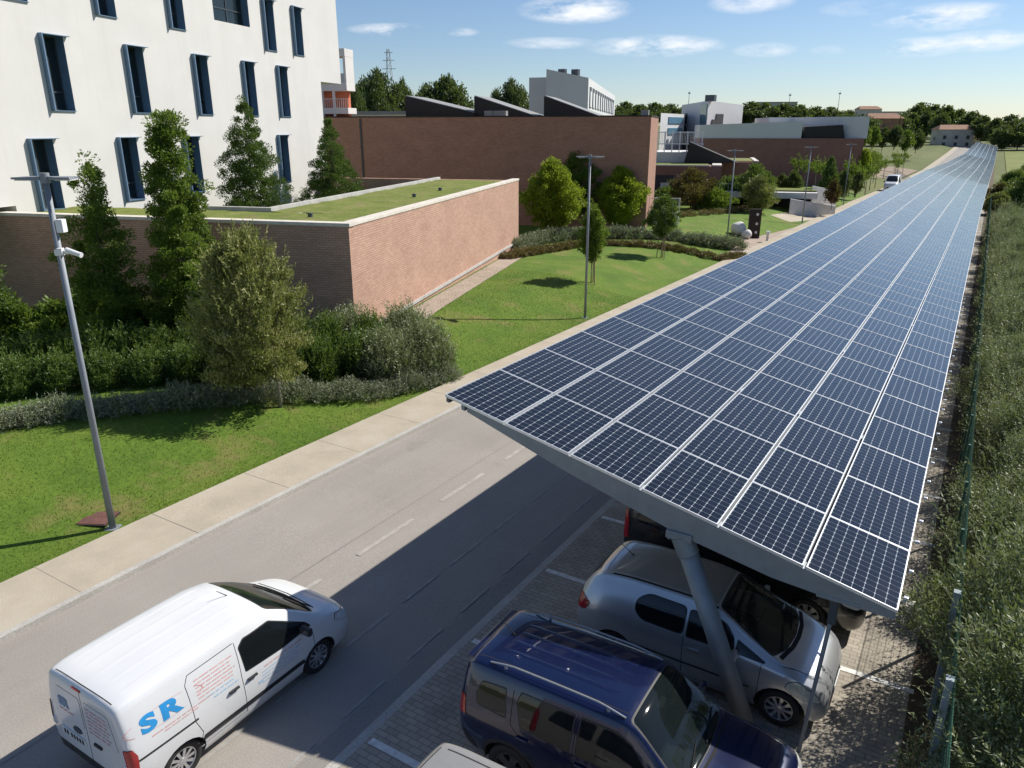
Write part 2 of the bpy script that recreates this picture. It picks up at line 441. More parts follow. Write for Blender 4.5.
# ================================================================== the ground
def sheet(name, xs, ys, dz, mat, kind='structure', clip=None):
    V = [(x, y, gz(x, y) + dz) for y in ys for x in xs]
    n = len(xs)
    F = [(j * n + i, j * n + i + 1, (j + 1) * n + i + 1, (j + 1) * n + i) for j in range(len(ys) - 1) for i in range(n - 1)]
    if clip:
        F = [f for f in F if clip(sum(V[k][0] for k in f) / 4, sum(V[k][1] for k in f) / 4)]
    me = bpy.data.meshes.new(name); me.from_pydata(V, [], F); me.update()
    o = obj(name, me, MATS[mat], smooth=True)
    if kind: o['kind'] = kind
    return o
def poly_sheet(name, pts, dz, mat, res=0.8, kind='structure'):
    """a sheet with a free outline lying on the terrain"""
    bm = bmesh.new()
    f = bm.faces.new([bm.verts.new((p[0], p[1], 0)) for p in pts])
    xs = [p[0] for p in pts]; ys = [p[1] for p in pts]
    for lo, hi, nrm in ((min(xs), max(xs), (1, 0, 0)), (min(ys), max(ys), (0, 1, 0))):
        x = lo + res
        while x < hi:
            bmesh.ops.bisect_plane(bm, geom=bm.verts[:] + bm.edges[:] + bm.faces[:], plane_co=Vector(nrm) * x, plane_no=nrm)
            x += res
    for v in bm.verts: v.co.z = gz(v.co.x, v.co.y) + dz
    bmesh.ops.recalc_face_normals(bm, faces=bm.faces[:])
    for f in bm.faces:
        if f.normal.z < 0: f.normal_flip()
    o = obj(name, bm, MATS[mat], smooth=True); o['kind'] = kind
    return o
fr = lambda a, b, s: list(np.arange(a, b + s * .5, s))
txs = sorted(set(fr(-1500, -100, 100) + fr(-100, -24, 4) + fr(-20, -14, .5) + [-12, -6, 0, 1, 4, 8] + fr(10, 100, 10) + fr(100, 1500, 100)))
tys = sorted(set(fr(-60, 400, 5) + fr(400, 1500, 50) + [2000, 2800]))
sheet('ground', txs, tys, -.14, 'terrain')
lxs = fr(-50, -20, 2) + fr(-19.5, -14.5, .5) + [-14.2]
sheet('lawn', lxs, fr(-8, 20, 1) + fr(22, 120, 2), 0, 'lawn')
ys_road = fr(-10, 380, 3)
sheet('road', [-12.5, -9.4, -6.15], ys_road, 0.0, 'asphalt')
sheet('pavement', [-14.2, -13.4, -12.62], ys_road, .10, 'pavement_gravel')
k = sheet('kerb', [-12.62, -12.49], ys_road, .115, 'kerb_stone')
kb = bmesh.new()
for y0, y1 in zip(ys_road, ys_road[1:]):
    a = [(-12.485, y0), (-12.485, y1)]
    kb.faces.new([kb.verts.new((x, y, gz(x, y) + z)) for x, y, z in ((-12.49, y0, -.05), (-12.49, y1, -.05), (-12.49, y1, .115), (-12.49, y0, .115))])
obj('kerb_face', kb, Mt['kerb_stone'])['kind'] = 'structure'
sheet('gutter', [-6.5, -6.15], ys_road, .004, 'asphalt_dark')
sheet('kerb_strip', [-6.15, -6.0], ys_road, .008, 'kerb_stone')
sheet('parking_paving', [-6.0, -3, 0, .3], ys_road, .006, 'pavers')
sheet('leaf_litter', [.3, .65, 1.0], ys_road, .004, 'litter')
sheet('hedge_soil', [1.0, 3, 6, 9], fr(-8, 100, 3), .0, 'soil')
sheet('field', [3.5, 10, 20, 40, 80], fr(102, 340, 6), .01, 'field_grass')
# joints across the pavement
jb = bmesh.new()
for y in np.arange(-4, 60, 2.45):
    add_box(jb, -13.41, y, dip(y) + .1015, 1.56, .008, .003)
obj('pavement_joint', jb, Mt['asphalt_dark'])['kind'] = 'structure'
# road markings: broken centre line, two faint broken lines beside the bays, bay dividers
mb = bmesh.new(); rng = random.Random(3)
def mark(bm, x, y0, y1, w, dz):
    n = max(1, int((y1 - y0) / 1.5)); 
    for i in range(n):
        a = y0 + (y1 - y0) * i / n; b = y0 + (y1 - y0) * (i + 1) / n
        bm.faces.new([bm.verts.new((xx, yy, dip(yy) + dz)) for xx, yy in ((x - w / 2, a), (x + w / 2, a), (x + w / 2, b), (x - w / 2, b))])
y = 1.2
while y < 150:
    mark(mb, -9.38, y, y + 1.75, .11, .006); y += 2.75
obj('centre_line', mb, Mt['road_paint'])['kind'] = 'structure'
mb = bmesh.new(); y = 0
while y < 150:
    mark(mb, -7.62, y, y + 1.05, .06, .006); mark(mb, -6.57, y + .3, y + 1.2, .05, .009); y += 1.45
obj('lane_edge_line', mb, Mt['faded_paint'])['kind'] = 'structure'
mb = bmesh.new()
for i in range(-2, 60):
    y = 6.0 + 2.5 * i - .03
    for x0, x1 in ((-5.95, -4.6), (-.9, .35)):
        add_box(mb, (x0 + x1) / 2, y, dip(y) + .0095, x1 - x0, .11, .003)
obj('bay_line', mb, Mt['bay_paint'])['kind'] = 'structure'
sb_ = bmesh.new()
for x, w_ in ((-9.86, .02),): mark(sb_, x, -8, 200, w_, .0045)
obj('asphalt_seam', sb_, Mt['asphalt_dark'])['kind'] = 'structure'
# paler footpaths near the garage and far crossings
poly_sheet('path', [tuple(g(*q)[:2]) for q in [(745, 243), (775, 241), (800, 226), (838, 208), (832, 213), (760, 215), (742, 228)]][:3] + [tuple(g(*q)[:2]) for q in [(760, 236), (741, 237)]], .012, 'path_brick')
poly_sheet('path', [tuple(g(*q)[:2]) for q in [(790, 222), (826, 218), (838, 211), (800, 211), (770, 215)]], .012, 'pavement_gravel')
poly_sheet('path', [tuple(g(*q)[:2]) for q in [(752, 292), (775, 245), (760, 238), (738, 240)]][1:] + [(-14.3, 50)], .012, 'path_brick')
sheet('building_plot', fr(-200, -15, 5), fr(120, 215, 5), .02, 'bare_earth', clip=lambda x, y: x + .12 * y > -42 and x < -17 and y > 165)

# grass blades standing on the lawn: nobody could count them
def grass():
    r = np.random.default_rng(5)
    n = 110000
    u = r.random(n); x = -14.25 - 16 * r.random(n) ** 1.2; y = 2 + 34 * u
    z = np.array([0.8 * sstep((-14.4 - a) / 5.0) + dip(b) for a, b in zip(x, y)])
    h = .025 + .035 * r.random(n); a = r.random(n) * 6.283; w_ = .006 + .006 * r.random(n)
    lx, ly = (r.random(n) - .5) * .05, (r.random(n) - .5) * .05
    ca, sa = np.cos(a) * w_, np.sin(a) * w_
    V = np.stack([np.stack([x - ca, y - sa, z - .003], 1), np.stack([x + ca, y + sa, z - .003], 1), np.stack([x + lx, y + ly, z + h], 1)], 1).reshape(-1, 3)
    F = np.arange(n * 3).reshape(n, 3)
    me = mesh_np('grass', V, F, r.random(n))
    o = obj('grass', me, LEAF['blade']); tag(o, 'short mown green grass on the lawn beside the pavement', 'grass', kind='stuff')
grass()

# ================================================================== buildings
RZ = rad(17.5)
XA = Vector((math.cos(RZ), math.sin(RZ), 0)); YA = Vector((-math.sin(RZ), math.cos(RZ), 0))
def tolocal(P, O, rz=RZ):
    d = Vector((P[0] - O[0], P[1] - O[1])); c, s = math.cos(rz), math.sin(rz)
    return d.x * c + d.y * s, -d.x * s + d.y * c
# ---- low brick wing with the planted roof
C = Vector((-18.7, 19.6, 0))
wing = thing('brick_wing', 'low red brick wing with a planted sedum roof and pale stone coping', 'building', C, RZ)
ZT = 4.74
h1 = tolocal(at(217, 204, 4.95), C); h2 = tolocal(at(269, 206, 4.95), C); h3 = tolocal(at(410, 182, 4.95), C)
hx, hy = h2[0], h2[1]; hl = h1[0] - .2; W_L, W_D = -40, 25.3
bm = bmesh.new()
add_box(bm, W_L / 2, .2, (ZT - .5) / 2, -W_L, .4, ZT + .5)
obj('front_wall', bm, Mt['brick'], wing)
bm = bmesh.new(); add_box(bm, -.2, W_D / 2 + .2, (ZT - .5) / 2, .398, W_D - .404, ZT + .5)
obj('side_wall', bm, Mt['brick'], wing)
bm = bmesh.new(); add_box(bm, (W_L) / 2 - .2, W_D - .2, (ZT - .5) / 2, -W_L - .404, .4, ZT + .5)
obj('rear_wall', bm, Mt['brick'], wing)
bm = bmesh.new(); add_box(bm, W_L / 2 + .02, .2, ZT + .06, -W_L + .06, .46, .12, bev=.01); 
add_box(bm, -.2, W_D / 2 + .25, ZT + .06, .46, W_D - .4, .118, bev=.01)
obj('coping', bm, Mt['coping'], wing)
rb = bmesh.new(); rr = random.Random(2)
def roofgrid(x0, x1, y0, y1):
    nx, ny = max(2, int((x1 - x0) / .5)), max(2, int((y1 - y0) / .5))
    vs = [[rb.verts.new((x0 + (x1 - x0) * i / nx, y0 + (y1 - y0) * j / ny, ZT - .03 + .05 * rr.random())) for i in range(nx + 1)] for j in range(ny + 1)]
    for j in range(ny):
        for i in range(nx): rb.faces.new((vs[j][i], vs[j][i + 1], vs[j + 1][i + 1], vs[j + 1][i]))
roofgrid(W_L, -.4, .4, hy - .15); roofgrid(hx + .15, -.4, hy - .15, W_D - .4)
obj('sedum_roof', rb, Mt['sedum'], wing, smooth=True)
bm = bmesh.new()
add_box(bm, (hl + hx) / 2, hy, ZT + .05, hx - hl + .3, .22, .2, bev=.01)
add_box(bm, hx, hy + (W_D - hy) * .5, ZT + .05, .22, W_D - hy - .3, .198, bev=.01)
obj('courtyard_kerb', bm, Mt['concrete'], wing)
bm = bmesh.new(); add_box(bm, .04, W_D / 2 + .05, .80, .08, W_D - .1, .12)
obj('plinth', bm, Mt['concrete'], wing)
for (px, py) in [(310, 212), (414, 193), (440, 187)]:
    p = tolocal(at(px, py, ZT + .2), C)
    bm = bmesh.new(); add_tube(bm, (p[0], p[1], ZT - .1), (p[0], p[1], ZT + .13), .11, .09, 10); add_box(bm, p[0], p[1], ZT + .145, .2, .2, .04, bev=.01)
    obj('roof_vent', bm, Mt['window_frame'], wing)
poly_sheet('path', [tuple((C + XA * a + YA * b)[:2]) for a, b in [(.12, -.3), (1.25, -.3), (1.25, 10), (1.3, 25.5), (.12, 25.5)]], .015, 'path_brick')
# tall shadowed panel at the far left of the front wall
# ---- white hospital block
KF = 1.2                                    # storeys of 3.8 m
P0 = Vector((-31.652 * KF, 27.512 * KF, 0)); FRZ = math.atan2(.276, .961)
hosp = thing('hospital_block', 'tall white rendered block with staggered dark blue slot windows behind the brick wing', 'building', P0, FRZ)
# local: x out of the facade (towards the road), y along it, z up
wins = []
for s in (-15.9, -12.2, -8.32, -4.32, -.72, 2.28): wins.append((s, 8.58, 11.02, 1.06))
for s in (-17.3, -13.45, -9.42, -5.6, 1.75): wins.append((s, 5.28, 7.64, 1.06))
for s in (-13.4, -9.45, -5.5, 1.5, 4.2): wins.append((s, 11.72 if s > 0 else 11.95, 14.05, 1.06))
wins.append((-1.55, 12.6, 14.6, 2.75))
wins = [(s * KF, HC + (a - HC) * KF, HC + (b - HC) * KF, w_ * KF) for s, a, b, w_ in wins]
SE, ZE, SN, ZN = 6.3 * KF, HC + 2.5 * KF, -17.25 * KF / 1.0, 5.05
def facade_sheet(y0, y1, z0, z1, holes):
    bm = bmesh.new()
    ys = sorted({y0, y1, SE, SN} | {h[0] - h[3] / 2 for h in holes} | {h[0] + h[3] / 2 for h in holes})
    zs = sorted({z0, z1, ZE, ZN} | {h[1] for h in holes} | {min(h[2], z1) for h in holes})
    vv = {}
    def vt(y, z):
        if (y, z) not in vv: vv[(y, z)] = bm.verts.new((0, y, z))
        return vv[(y, z)]
    for a, b in zip(ys, ys[1:]):
        for c, d in zip(zs, zs[1:]):
            my, mz = (a + b) / 2, (c + d) / 2
            if any(abs(my - h[0]) < h[3] / 2 and h[1] < mz < h[2] for h in holes): continue
            if (my > SE and mz < ZE) or (my < SN and mz < ZN): continue
            bm.faces.new((vt(a, c), vt(b, c), vt(b, d), vt(a, d)))
    return bm
fy0, fy1, fz1 = -26 * KF, 8.75 * KF, 20.5
SN = -14.9 * KF
bm = facade_sheet(fy0, fy1, -.5, fz1, wins)
# returns of the facade and the volume behind; at both ends the upper storeys reach out over the lower ones
DP = .62
def vol(y0, y1, z0, z1): add_box(bm, -5.5 - DP / 2, (y0 + y1) / 2, (z0 + z1) / 2, 11.0 - DP, y1 - y0, z1 - z0)
vol(SN, SE, -.5, fz1); vol(SE + .004, fy1, ZE, fz1); vol(fy0, SN - .004, ZN, fz1)
for q in (((0, SE, -.5), (-DP, SE, -.5), (-DP, SE, ZE), (0, SE, ZE)), ((0, fy1, ZE), (-DP, fy1, ZE), (-DP, fy1, fz1), (0, fy1, fz1)), ((0, SE, ZE), (-DP, SE, ZE), (-DP, fy1, ZE), (0, fy1, ZE)), ((0, fy0, ZN), (-DP, fy0, ZN), (-DP, SN, ZN), (0, SN, ZN)), ((0, SN, -.5), (-DP, SN, -.5), (-DP, SN, ZN), (0, SN, ZN))):
    bm.faces.new([bm.verts.new(v) for v in q])
obj('wall', bm, Mt['render_white'], hosp)
rr = random.Random(8)
for s, z0, z1, w_ in wins:
    a, b = s - w_ / 2, s + w_ / 2
    bm = bmesh.new(); D_ = .5
    def q(*pts): bm.faces.new([bm.verts.new(p) for p in pts])
    q((0, a, z0), (-D_, a, z0), (-D_, a, z1), (0, a, z1)); q((0, b, z0), (0, b, z1), (-D_, b, z1), (-D_, b, z0))
    q((0, a, z1), (-D_, a, z1), (-D_, b, z1), (0, b, z1)); q((0, a, z0), (0, b, z0), (-D_, b, z0), (-D_, a, z0))
    if w_ < 2:
        add_box(bm, .10, a + .03, (z0 + z1) / 2, .204, .06, z1 - z0 + .06)      # fin standing out at the left jamb
        add_box(bm, .085, (a + b) / 2 + .1, z1 + .016, .17, w_ + .2, .03)      # thin hood
        add_box(bm, .03, (a + b) / 2, z0 - .012, .08, w_, .03)
    f = obj('window', bm, Mt['window_metal'], hosp)
    bm = bmesh.new()
    ft = .055
    for yy in (a + ft / 2, b - ft / 2): add_box(bm, -D_ + .03, yy, (z0 + z1) / 2, .06, ft, z1 - z0 - .004)
    for zz in (z0 + ft / 2, z0 + .75, z1 - ft / 2): add_box(bm, -D_ + .03, s, zz, .058, w_ - 2 * ft - .002, ft)
    if w_ > 1: add_box(bm, -D_ + .031, s + .05 * w_, (z0 + z1) / 2, .05, .05, z1 - z0 - 2 * ft - .002)
    obj('frame', bm, Mt['window_frame'], f)
    obj('pane', box_bm(-D_ + .012, s, (z0 + z1) / 2, .012, w_ - .02, z1 - z0 - .02), Mt['pane_glass'], f)
    bl = bmesh.new(); hh = rr.uniform(.15, .75)
    add_box(bl, -D_ - .07, s - .18 * w_, z1 - (z1 - z0) * hh / 2 - .03, .015, .45 * w_, (z1 - z0) * hh)
    obj('blind', bl, Mt['blind_white'], f)
    obj('room', box_bm(-D_ - .13, s, (z0 + z1) / 2, .02, w_ - .01, z1 - z0 - .01), Mt['room_dark'], f)
bm = bmesh.new(); add_box(bm, .3, 5.5 * KF, 2.6, .6, .2, 4.6)
obj('wing_wall', bm, Mt['render_white'], hosp)
bm = bmesh.new(); add_box(bm, -5, (fy0 + fy1) / 2, fz1 + .1, 11.2, fy1 - fy0 + .3, .2)
obj('roof', bm, Mt['roof_membrane'], hosp)
# courtyard floor
q0 = C + XA * ((hl + hx) / 2) + YA * (hy + 9)
# ---- balcony block beyond the hospital
FB = 74.0
o_ = pf(320, 118, FB); o_.z = 0
balc = thing('balcony_block', 'white block with orange recessed balconies seen past the hospital corner', 'building', o_, RZ)
wB = hit(347.5, 100, o_, 0, RZ)[0]
zpx = lambda v: z_of(v, FB)
bm = bmesh.new()
add_box(bm, wB / 2 - .3, 1.45, zpx(80) / 2, wB - .4, .5, zpx(80))
add_box(bm, wB / 2 - 3.3, 1.45, zpx(52) / 2, wB + 3.6, .48, zpx(52))
obj('wall', bm, Mt['orange_render'], balc)
bm = bmesh.new()
for (a, b) in ((49, 57), (83, 91), (108, 114), (128, 140)):
    add_box(bm, wB / 2 - 2, .9, (zpx(a) + zpx(b)) / 2, wB + 4, 1.8, zpx(a) - zpx(b), bev=.02)
obj('slab', bm, Mt['render_white'], balc)
bm = bmesh.new()
for x in (.35, wB * .52): add_box(bm, x, .12, zpx(87) / 2 - .2, .2, .2, zpx(87) + .4)
add_box(bm, wB * .37 - 2, .12, (zpx(57) + zpx(83)) / 2, wB * .76 + 4, .2, zpx(57) - zpx(83) - .004)
add_box(bm, wB - .13, .9, (zpx(57) + zpx(83)) / 2, .24, 1.7, zpx(57) - zpx(83) - .004)
obj('pier', bm, Mt['render_white'], balc)
for (v0, v1, x0, x1) in ((99, 108, .2, wB - .05), (74, 83, wB * .74, wB - .2)):
    bm = bmesh.new()
    for k in range(14):
        x = x0 + (x1 - x0) * k / 13; add_box(bm, x, .06, (zpx(v0) + zpx(v1)) / 2, .03, .03, zpx(v0) - zpx(v1))
    add_box(bm, (x0 + x1) / 2, .06, zpx(v0), x1 - x0, .05, .05)
    obj('railing', bm, Mt['steel_rail'], balc)
# ---- tall brick hall
BR = g(645, 229); BR.z = 0
HT = z_of(116.5, 62)
hall = thing('brick_hall', 'long blank dark red brick hall wall with black shed skylights along its roof', 'building', BR, RZ)
hb = gz(BR.x, BR.y)
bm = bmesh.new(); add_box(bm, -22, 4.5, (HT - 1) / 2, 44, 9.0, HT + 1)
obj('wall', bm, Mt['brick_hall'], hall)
bm = bmesh.new(); add_box(bm, -22, .2, HT + .045, 44.1, .5, .09); add_box(bm, -.18, 4.7, HT + .045, .46, 8.5, .088)
obj('coping', bm, Mt['dark_cladding'], hall)
p = hit(361, 130, BR, 0, RZ)
obj('downpipe', box_bm(p[0], -.06, HT / 2 + .3, .14, .12, HT - .8), Mt['window_frame'], hall)
for (u0, u1, v) in ((405, 492, 96.5), (474, 537, 96.5), (544, 600, 96.5)):
    y0 = 3.2; a = hit(u0, v, BR, y0, RZ); b = hit(u1, v + 18, BR, y0, RZ); zt = a[1]
    bm = bmesh.new()
    for yy in (y0, y0 + 5.2): pass
    vs = [bm.verts.new(q) for q in ((a[0], y0, HT), (b[0], y0, HT), (a[0], y0, zt), (a[0], y0 + 5.2, HT), (b[0], y0 + 5.2, HT), (a[0], y0 + 5.2, zt))]
    for f in ((0, 1, 2), (3, 5, 4), (0, 2, 5, 3), (0, 3, 4, 1)): bm.faces.new([vs[i] for i in f])
    s_ = obj('skylight', bm, Mt['dark_cladding'], hall)
    bm = bmesh.new(); dx = .06
    vs = [bm.verts.new(q) for q in ((a[0], y0 + .15, zt + .02), (b[0], y0 + .15, HT + .02), (b[0], y0 + 5.3, HT + .02), (a[0], y0 + 5.3, zt + .02), (a[0], y0 + .15, zt + .1), (b[0], y0 + .15, HT + .1), (b[0], y0 + 5.3, HT + .1), (a[0], y0 + 5.3, zt + .1))]
    for f in ((0, 3, 2, 1), (4, 5, 6, 7), (0, 1, 5, 4), (1, 2, 6, 5), (2, 3, 7, 6), (3, 0, 4, 7)): bm.faces.new([vs[i] for i in f])
    obj('roof_sheet', bm, Mt['roof_membrane'], s_)
bm = bmesh.new()
for (u, w_) in ((490, .8), (500, 1.2), (645, .6)):
    a = hit(u, 114, BR, 2, RZ); add_box(bm, a[0], 2, HT + .25, w_, .7, .5, bev=.02)
obj('roof_unit', bm, Mt['roof_membrane'], hall)
# long kerb in front of the hall beyond the wing roof
bm = bmesh.new(); add_box(bm, -17, -3.0, 4.95, 14, .4, .5)
# ---- white tall block behind the hall
F1 = 95.0
A = pf(546, 100, F1); B = pf(588, 100, F1 + 1.5); Cc = pf(615, 100, 150); Dd = pf(529, 100, F1 + 3)
wt = thing('white_tower_block', 'white block with slanting roof and window bands rising behind the brick hall', 'building', (A.x, A.y, 0))
loc2 = lambda P: (P.x - A.x, P.y - A.y)
away = (Cc - B); away.z = 0
Ae = A + away
bm = bmesh.new()
add_prism(bm, [loc2(A), loc2(B), loc2(Cc), loc2(Ae)], -1, [z_of(69, F1), z_of(77, F1), z_of(77, F1), z_of(69, F1)])
De = Dd + away; A3 = A + away * .04
add_prism(bm, [loc2(Dd), loc2(A3), loc2(Ae), loc2(De)], -1, z_of(76, F1))
obj('wall', bm, Mt['render_far_white'], wt)
sd = away.normalized(); nn = Vector((sd.y, -sd.x, 0)); LL = away.length
wrz = math.atan2(sd.y, sd.x)
zt_ = z_of(77, F1)
for row, (za, zb) in enumerate(((zt_ - .9, zt_ - 3.3), (zt_ - 4.6, zt_ - 6.6))):
    for k in range(12):
        c = B + sd * (LL * (.03 + .078 * k) + 1.3) + nn * .03; l = loc2(c)
        f = obj('window', box_bm(l[0], l[1], (za + zb) / 2, 2.5, .1, za - zb, rz=wrz), Mt['window_frame'], wt)
        c2 = c + nn * .06; l = loc2(c2)
        bm = bmesh.new(); add_box(bm, l[0], l[1], (za + zb) / 2 - .2, 2.0, .06, (za - zb) * .75, rz=wrz)
        obj('blind', bm, Mt['blind_white'], f)
bm = bmesh.new()
for t in (.3, .62): 
    l = loc2(A + (B - A) * t + sd * 3); add_box(bm, l[0], l[1], z_of(72, F1) + .1, .9, .6, .9)
obj('roof_unit', bm, Mt['window_frame'], wt)
# ---- low brick pavilion with a planted roof (between hall and garage)
F2 = 84.0
O2 = pf(722, 165, F2); O2.z = 0
pav = thing('brick_pavilion', 'low brick pavilion with grass roof and black wedge skylight beside the brick hall', 'building', O2, RZ)
ZP = z_of(166.5, F2)
bm = bmesh.new(); add_box(bm, -9, 9.3, (ZP - 2) / 2, 18, 18.6, ZP + 2); add_box(bm, 2.1, 12.5, (ZP + .2 - 2) / 2, 4.2, 11, ZP + 2.2)
obj('wall', bm, Mt['brick_far'], pav)
bm = bmesh.new(); add_box(bm, -9.3, 9.4, ZP + .04, 15.8, 16.6, .1)
add_box(bm, 2.1, 12.7, ZP + .24, 3.0, 9, .1)
obj('grass_roof', bm, Mt['field_grass'], pav)
bm = bmesh.new(); add_box(bm, -.5, 9.3, ZP + .06, 1.0, 18.4, .16, bev=.02); add_box(bm, 3.95, 12.5, ZP + .27, .5, 10.8, .16, bev=.02)
add_box(bm, -9.3, .15, ZP + .06, 16, .3, .14)
obj('coping', bm, Mt['coping'], pav)
a = hit(684, 160, O2, 5, RZ); a2 = hit(690, 142, O2, 5, RZ); b = hit(738, 160, O2, 5, RZ)
za = a2[1]
bm = bmesh.new()
vs = [bm.verts.new(q) for q in ((a[0], 5, ZP), (b[0], 5, ZP + .2), (a2[0], 5, za), (a[0], 9.5, ZP), (b[0], 9.5, ZP + .2), (a2[0], 9.5, za))]
for f in ((0, 1, 2), (3, 5, 4), (0, 2, 5, 3), (0, 3, 4, 1), (1, 4, 5, 2)): bm.faces.new([vs[i] for i in f])
obj('skylight', bm, Mt['dark_cladding'], pav)
d0 = tolocal(pf(661, 190, F2 - .1), O2)
f = obj('door_recess', box_bm(d0[0], -.02, 2.5 - 1.0, 2.4, .1, 3.2), Mt['room_dark'], pav)
obj('door', box_bm(d0[0] + .3, -.09, 2.2 - 1.0, .95, .05, 2.2), Mt['blind_white'], f)
# white stair railing beside the hall end
s0 = pf(662, 215, 64.5)
rail = thing('stair_railing', 'white railing of the outside stair at the end of the brick hall', 'railing', (s0.x, s0.y, gz(s0.x, s0.y)), RZ)
bm = bmesh.new()
for x in (-1.3, -.4, .5, 1.4): add_box(bm, x, 0, .9, .07, .07, 2.6)
obj('post', bm, Mt['white_plastic'], rail)
bm = bmesh.new()
for z in (1.15, 2.2): add_box(bm, .05, 0.02, z, 2.8, .05, .07)
for k in range(18): add_box(bm, -1.25 + k * .15, .0, 1.65, .025, .025, 1.0)
obj('baluster', bm, Mt['white_plastic'], rail)
obj('stair', box_bm(.0, .9, .35, 2.7, 1.4, 1.2, bev=.02), Mt['concrete_light'], rail)
# ---- long far building: brick below, white above
F3 = 112.0
O3 = pf(860, 170, 120); O3.z = 0
LB = thing('long_hall', 'long far hall, dark brick below and white render above, with a black triangular roof light', 'building', O3, rad(24))
L3 = -hit(699, 139, O3, 0, rad(24))[0]
zb_ = hit(860, 138.5, O3, 0, rad(24))[1]; z1_ = hit(740, 123.5, O3, 0, rad(24))[1]; z2_ = hit(860, 116.5, O3, 0, rad(24))[1]
bm = bmesh.new(); add_box(bm, -L3 / 2, 12, (zb_ - 4) / 2, L3, 24, zb_ + 4)
obj('brick_wall', bm, Mt['brick_far'], LB)
xm = hit(803, 125, O3, 0, rad(24))[0]; xt = hit(838, 139, O3, .6, rad(24))[0]
bm = bmesh.new(); add_prism(bm, [(-L3, .2), (xm, .2), (xm, 8), (-L3, 8)], zb_, [z1_ - .2, z1_ + .3, z1_ + .3, z1_ - .2])
vs0 = [(xm, 8.2), (0.3, -.2), (.3, 23), (xm - 12, 23)]
add_prism(bm, [(xm + .5, 9), (xt, 2), (0.3, -.15), (.3, 23), (-L3 + 12, 23), (-L3 + 12, 9)], zb_ + .003, z2_)
obj('white_wall', bm, Mt['render_far_white'], LB)
bm = bmesh.new()
vs = [bm.verts.new(q) for q in ((xm + .4, .6, zb_), (xt + 1, .6, zb_), (xm + .4, .6, z1_ - .5), (xm + .4, 8, zb_), (xt + 1, 8, zb_), (xm + .4, 8, z1_ - .5), (xm + 6, .6, z1_ - .2), (xm + 6, 8, z1_ - .2))]
for f in ((0, 1, 6, 2), (3, 5, 7, 4), (0, 2, 5, 3), (0, 3, 4, 1), (1, 4, 7, 6), (2, 6, 7, 5)): bm.faces.new([vs[i] for i in f])
obj('skylight', bm, Mt['dark_cladding'], LB)
# ---- white block with a glazed corner
F4 = 135.0
a, b, c = pf(681, 120, 150), pf(707, 120, F4), pf(742, 120, F4 + 10)
WB = thing('white_office_block', 'white block with a tall teal glazed corner strip behind the long hall', 'building', (b.x, b.y, 0))
l3 = lambda P: (P.x - b.x, P.y - b.y)
dd = (a - b) + (c - b); dd.z = 0
bm = bmesh.new(); add_prism(bm, [l3(b), l3(c), l3(b + dd), l3(a)], -3, [z_of(100.5, F4), z_of(105, F4 + 10), z_of(104, F4 + 10), z_of(105, 150)])
obj('wall', bm, Mt['render_far_white'], WB)
dn = (a - b); dn.z = 0; dn.normalize(); nb = Vector((-dn.y, dn.x, 0))
if nb.y > 0: nb = -nb
arz = math.atan2(dn.y, dn.x)
m_ = b + dn * 1.9 + nb * .05; l = l3(m_)
obj('glazed_strip', box_bm(l[0], l[1], (z_of(104, F4) + z_of(126, F4)) / 2, 3.2, .2, (126 - 104) * F4 / 837, rz=arz), Mt['teal_glass'], WB)
for (u, v0, v1) in ((685, 113.5, 123), (684, 126.5, 136)):
    pp = pf(u, 120, 147); t = (pp - b).dot(dn); l = l3(b + dn * t + nb * .05)
    obj('window', box_bm(l[0], l[1], (z_of(v0, 147) + z_of(v1, 147)) / 2, 1.8, .2, (v1 - v0) * 147 / 837, rz=arz), Mt['window_frame'], WB)
obj('roof_unit', box_bm(.2, .5, z_of(100, F4) + .3, 1.6, 1.2, 1.0), Mt['window_frame'], WB)
cn = (c - b); cn.z = 0; cn.normalize(); nc = Vector((cn.y, -cn.x, 0)); crz = math.atan2(cn.y, cn.x)
for (u, v, w_, h_) in ((711, 124.5, 1.4, 1.6), (729, 122.5, 2.6, 2.8)):
    pp = pf(u, v, F4 + 2); t = (pp - b).dot(cn); l = l3(b + cn * t + nc * .05)
    obj('window', box_bm(l[0], l[1], z_of(v, F4 + 2), w_, .2, h_, rz=crz), Mt['room_dark'], WB)
a, b2 = pf(660, 130, 128), pf(683, 130, 140)
WC = thing('glazed_annex', 'pale annex with two blue window bands left of the white office block', 'building', (a.x, a.y, 0))
l4 = lambda P: (P.x - a.x, P.y - a.y)
bk = Vector((-.3, .95, 0)) * 12
bm = bmesh.new(); add_prism(bm, [l4(a), l4(b2), l4(b2 + bk), l4(a + bk)], -3, z_of(113, 128))
obj('wall', bm, Mt['render_far_white'], WC)
dn = (b2 - a); dn.z = 0; LL = dn.length; dn.normalize(); nb = Vector((dn.y, -dn.x, 0)); arz = math.atan2(dn.y, dn.x)
for (v0, v1) in ((117, 123.5), (128, 134.5)):
    l = l4(a + dn * LL * .62 + nb * .05)
    obj('window', box_bm(l[0], l[1], (z_of(v0, 133) + z_of(v1, 133)) / 2, LL * .62, .2, (v1 - v0) * 133 / 837, rz=arz), Mt['blue_glass'], WC)
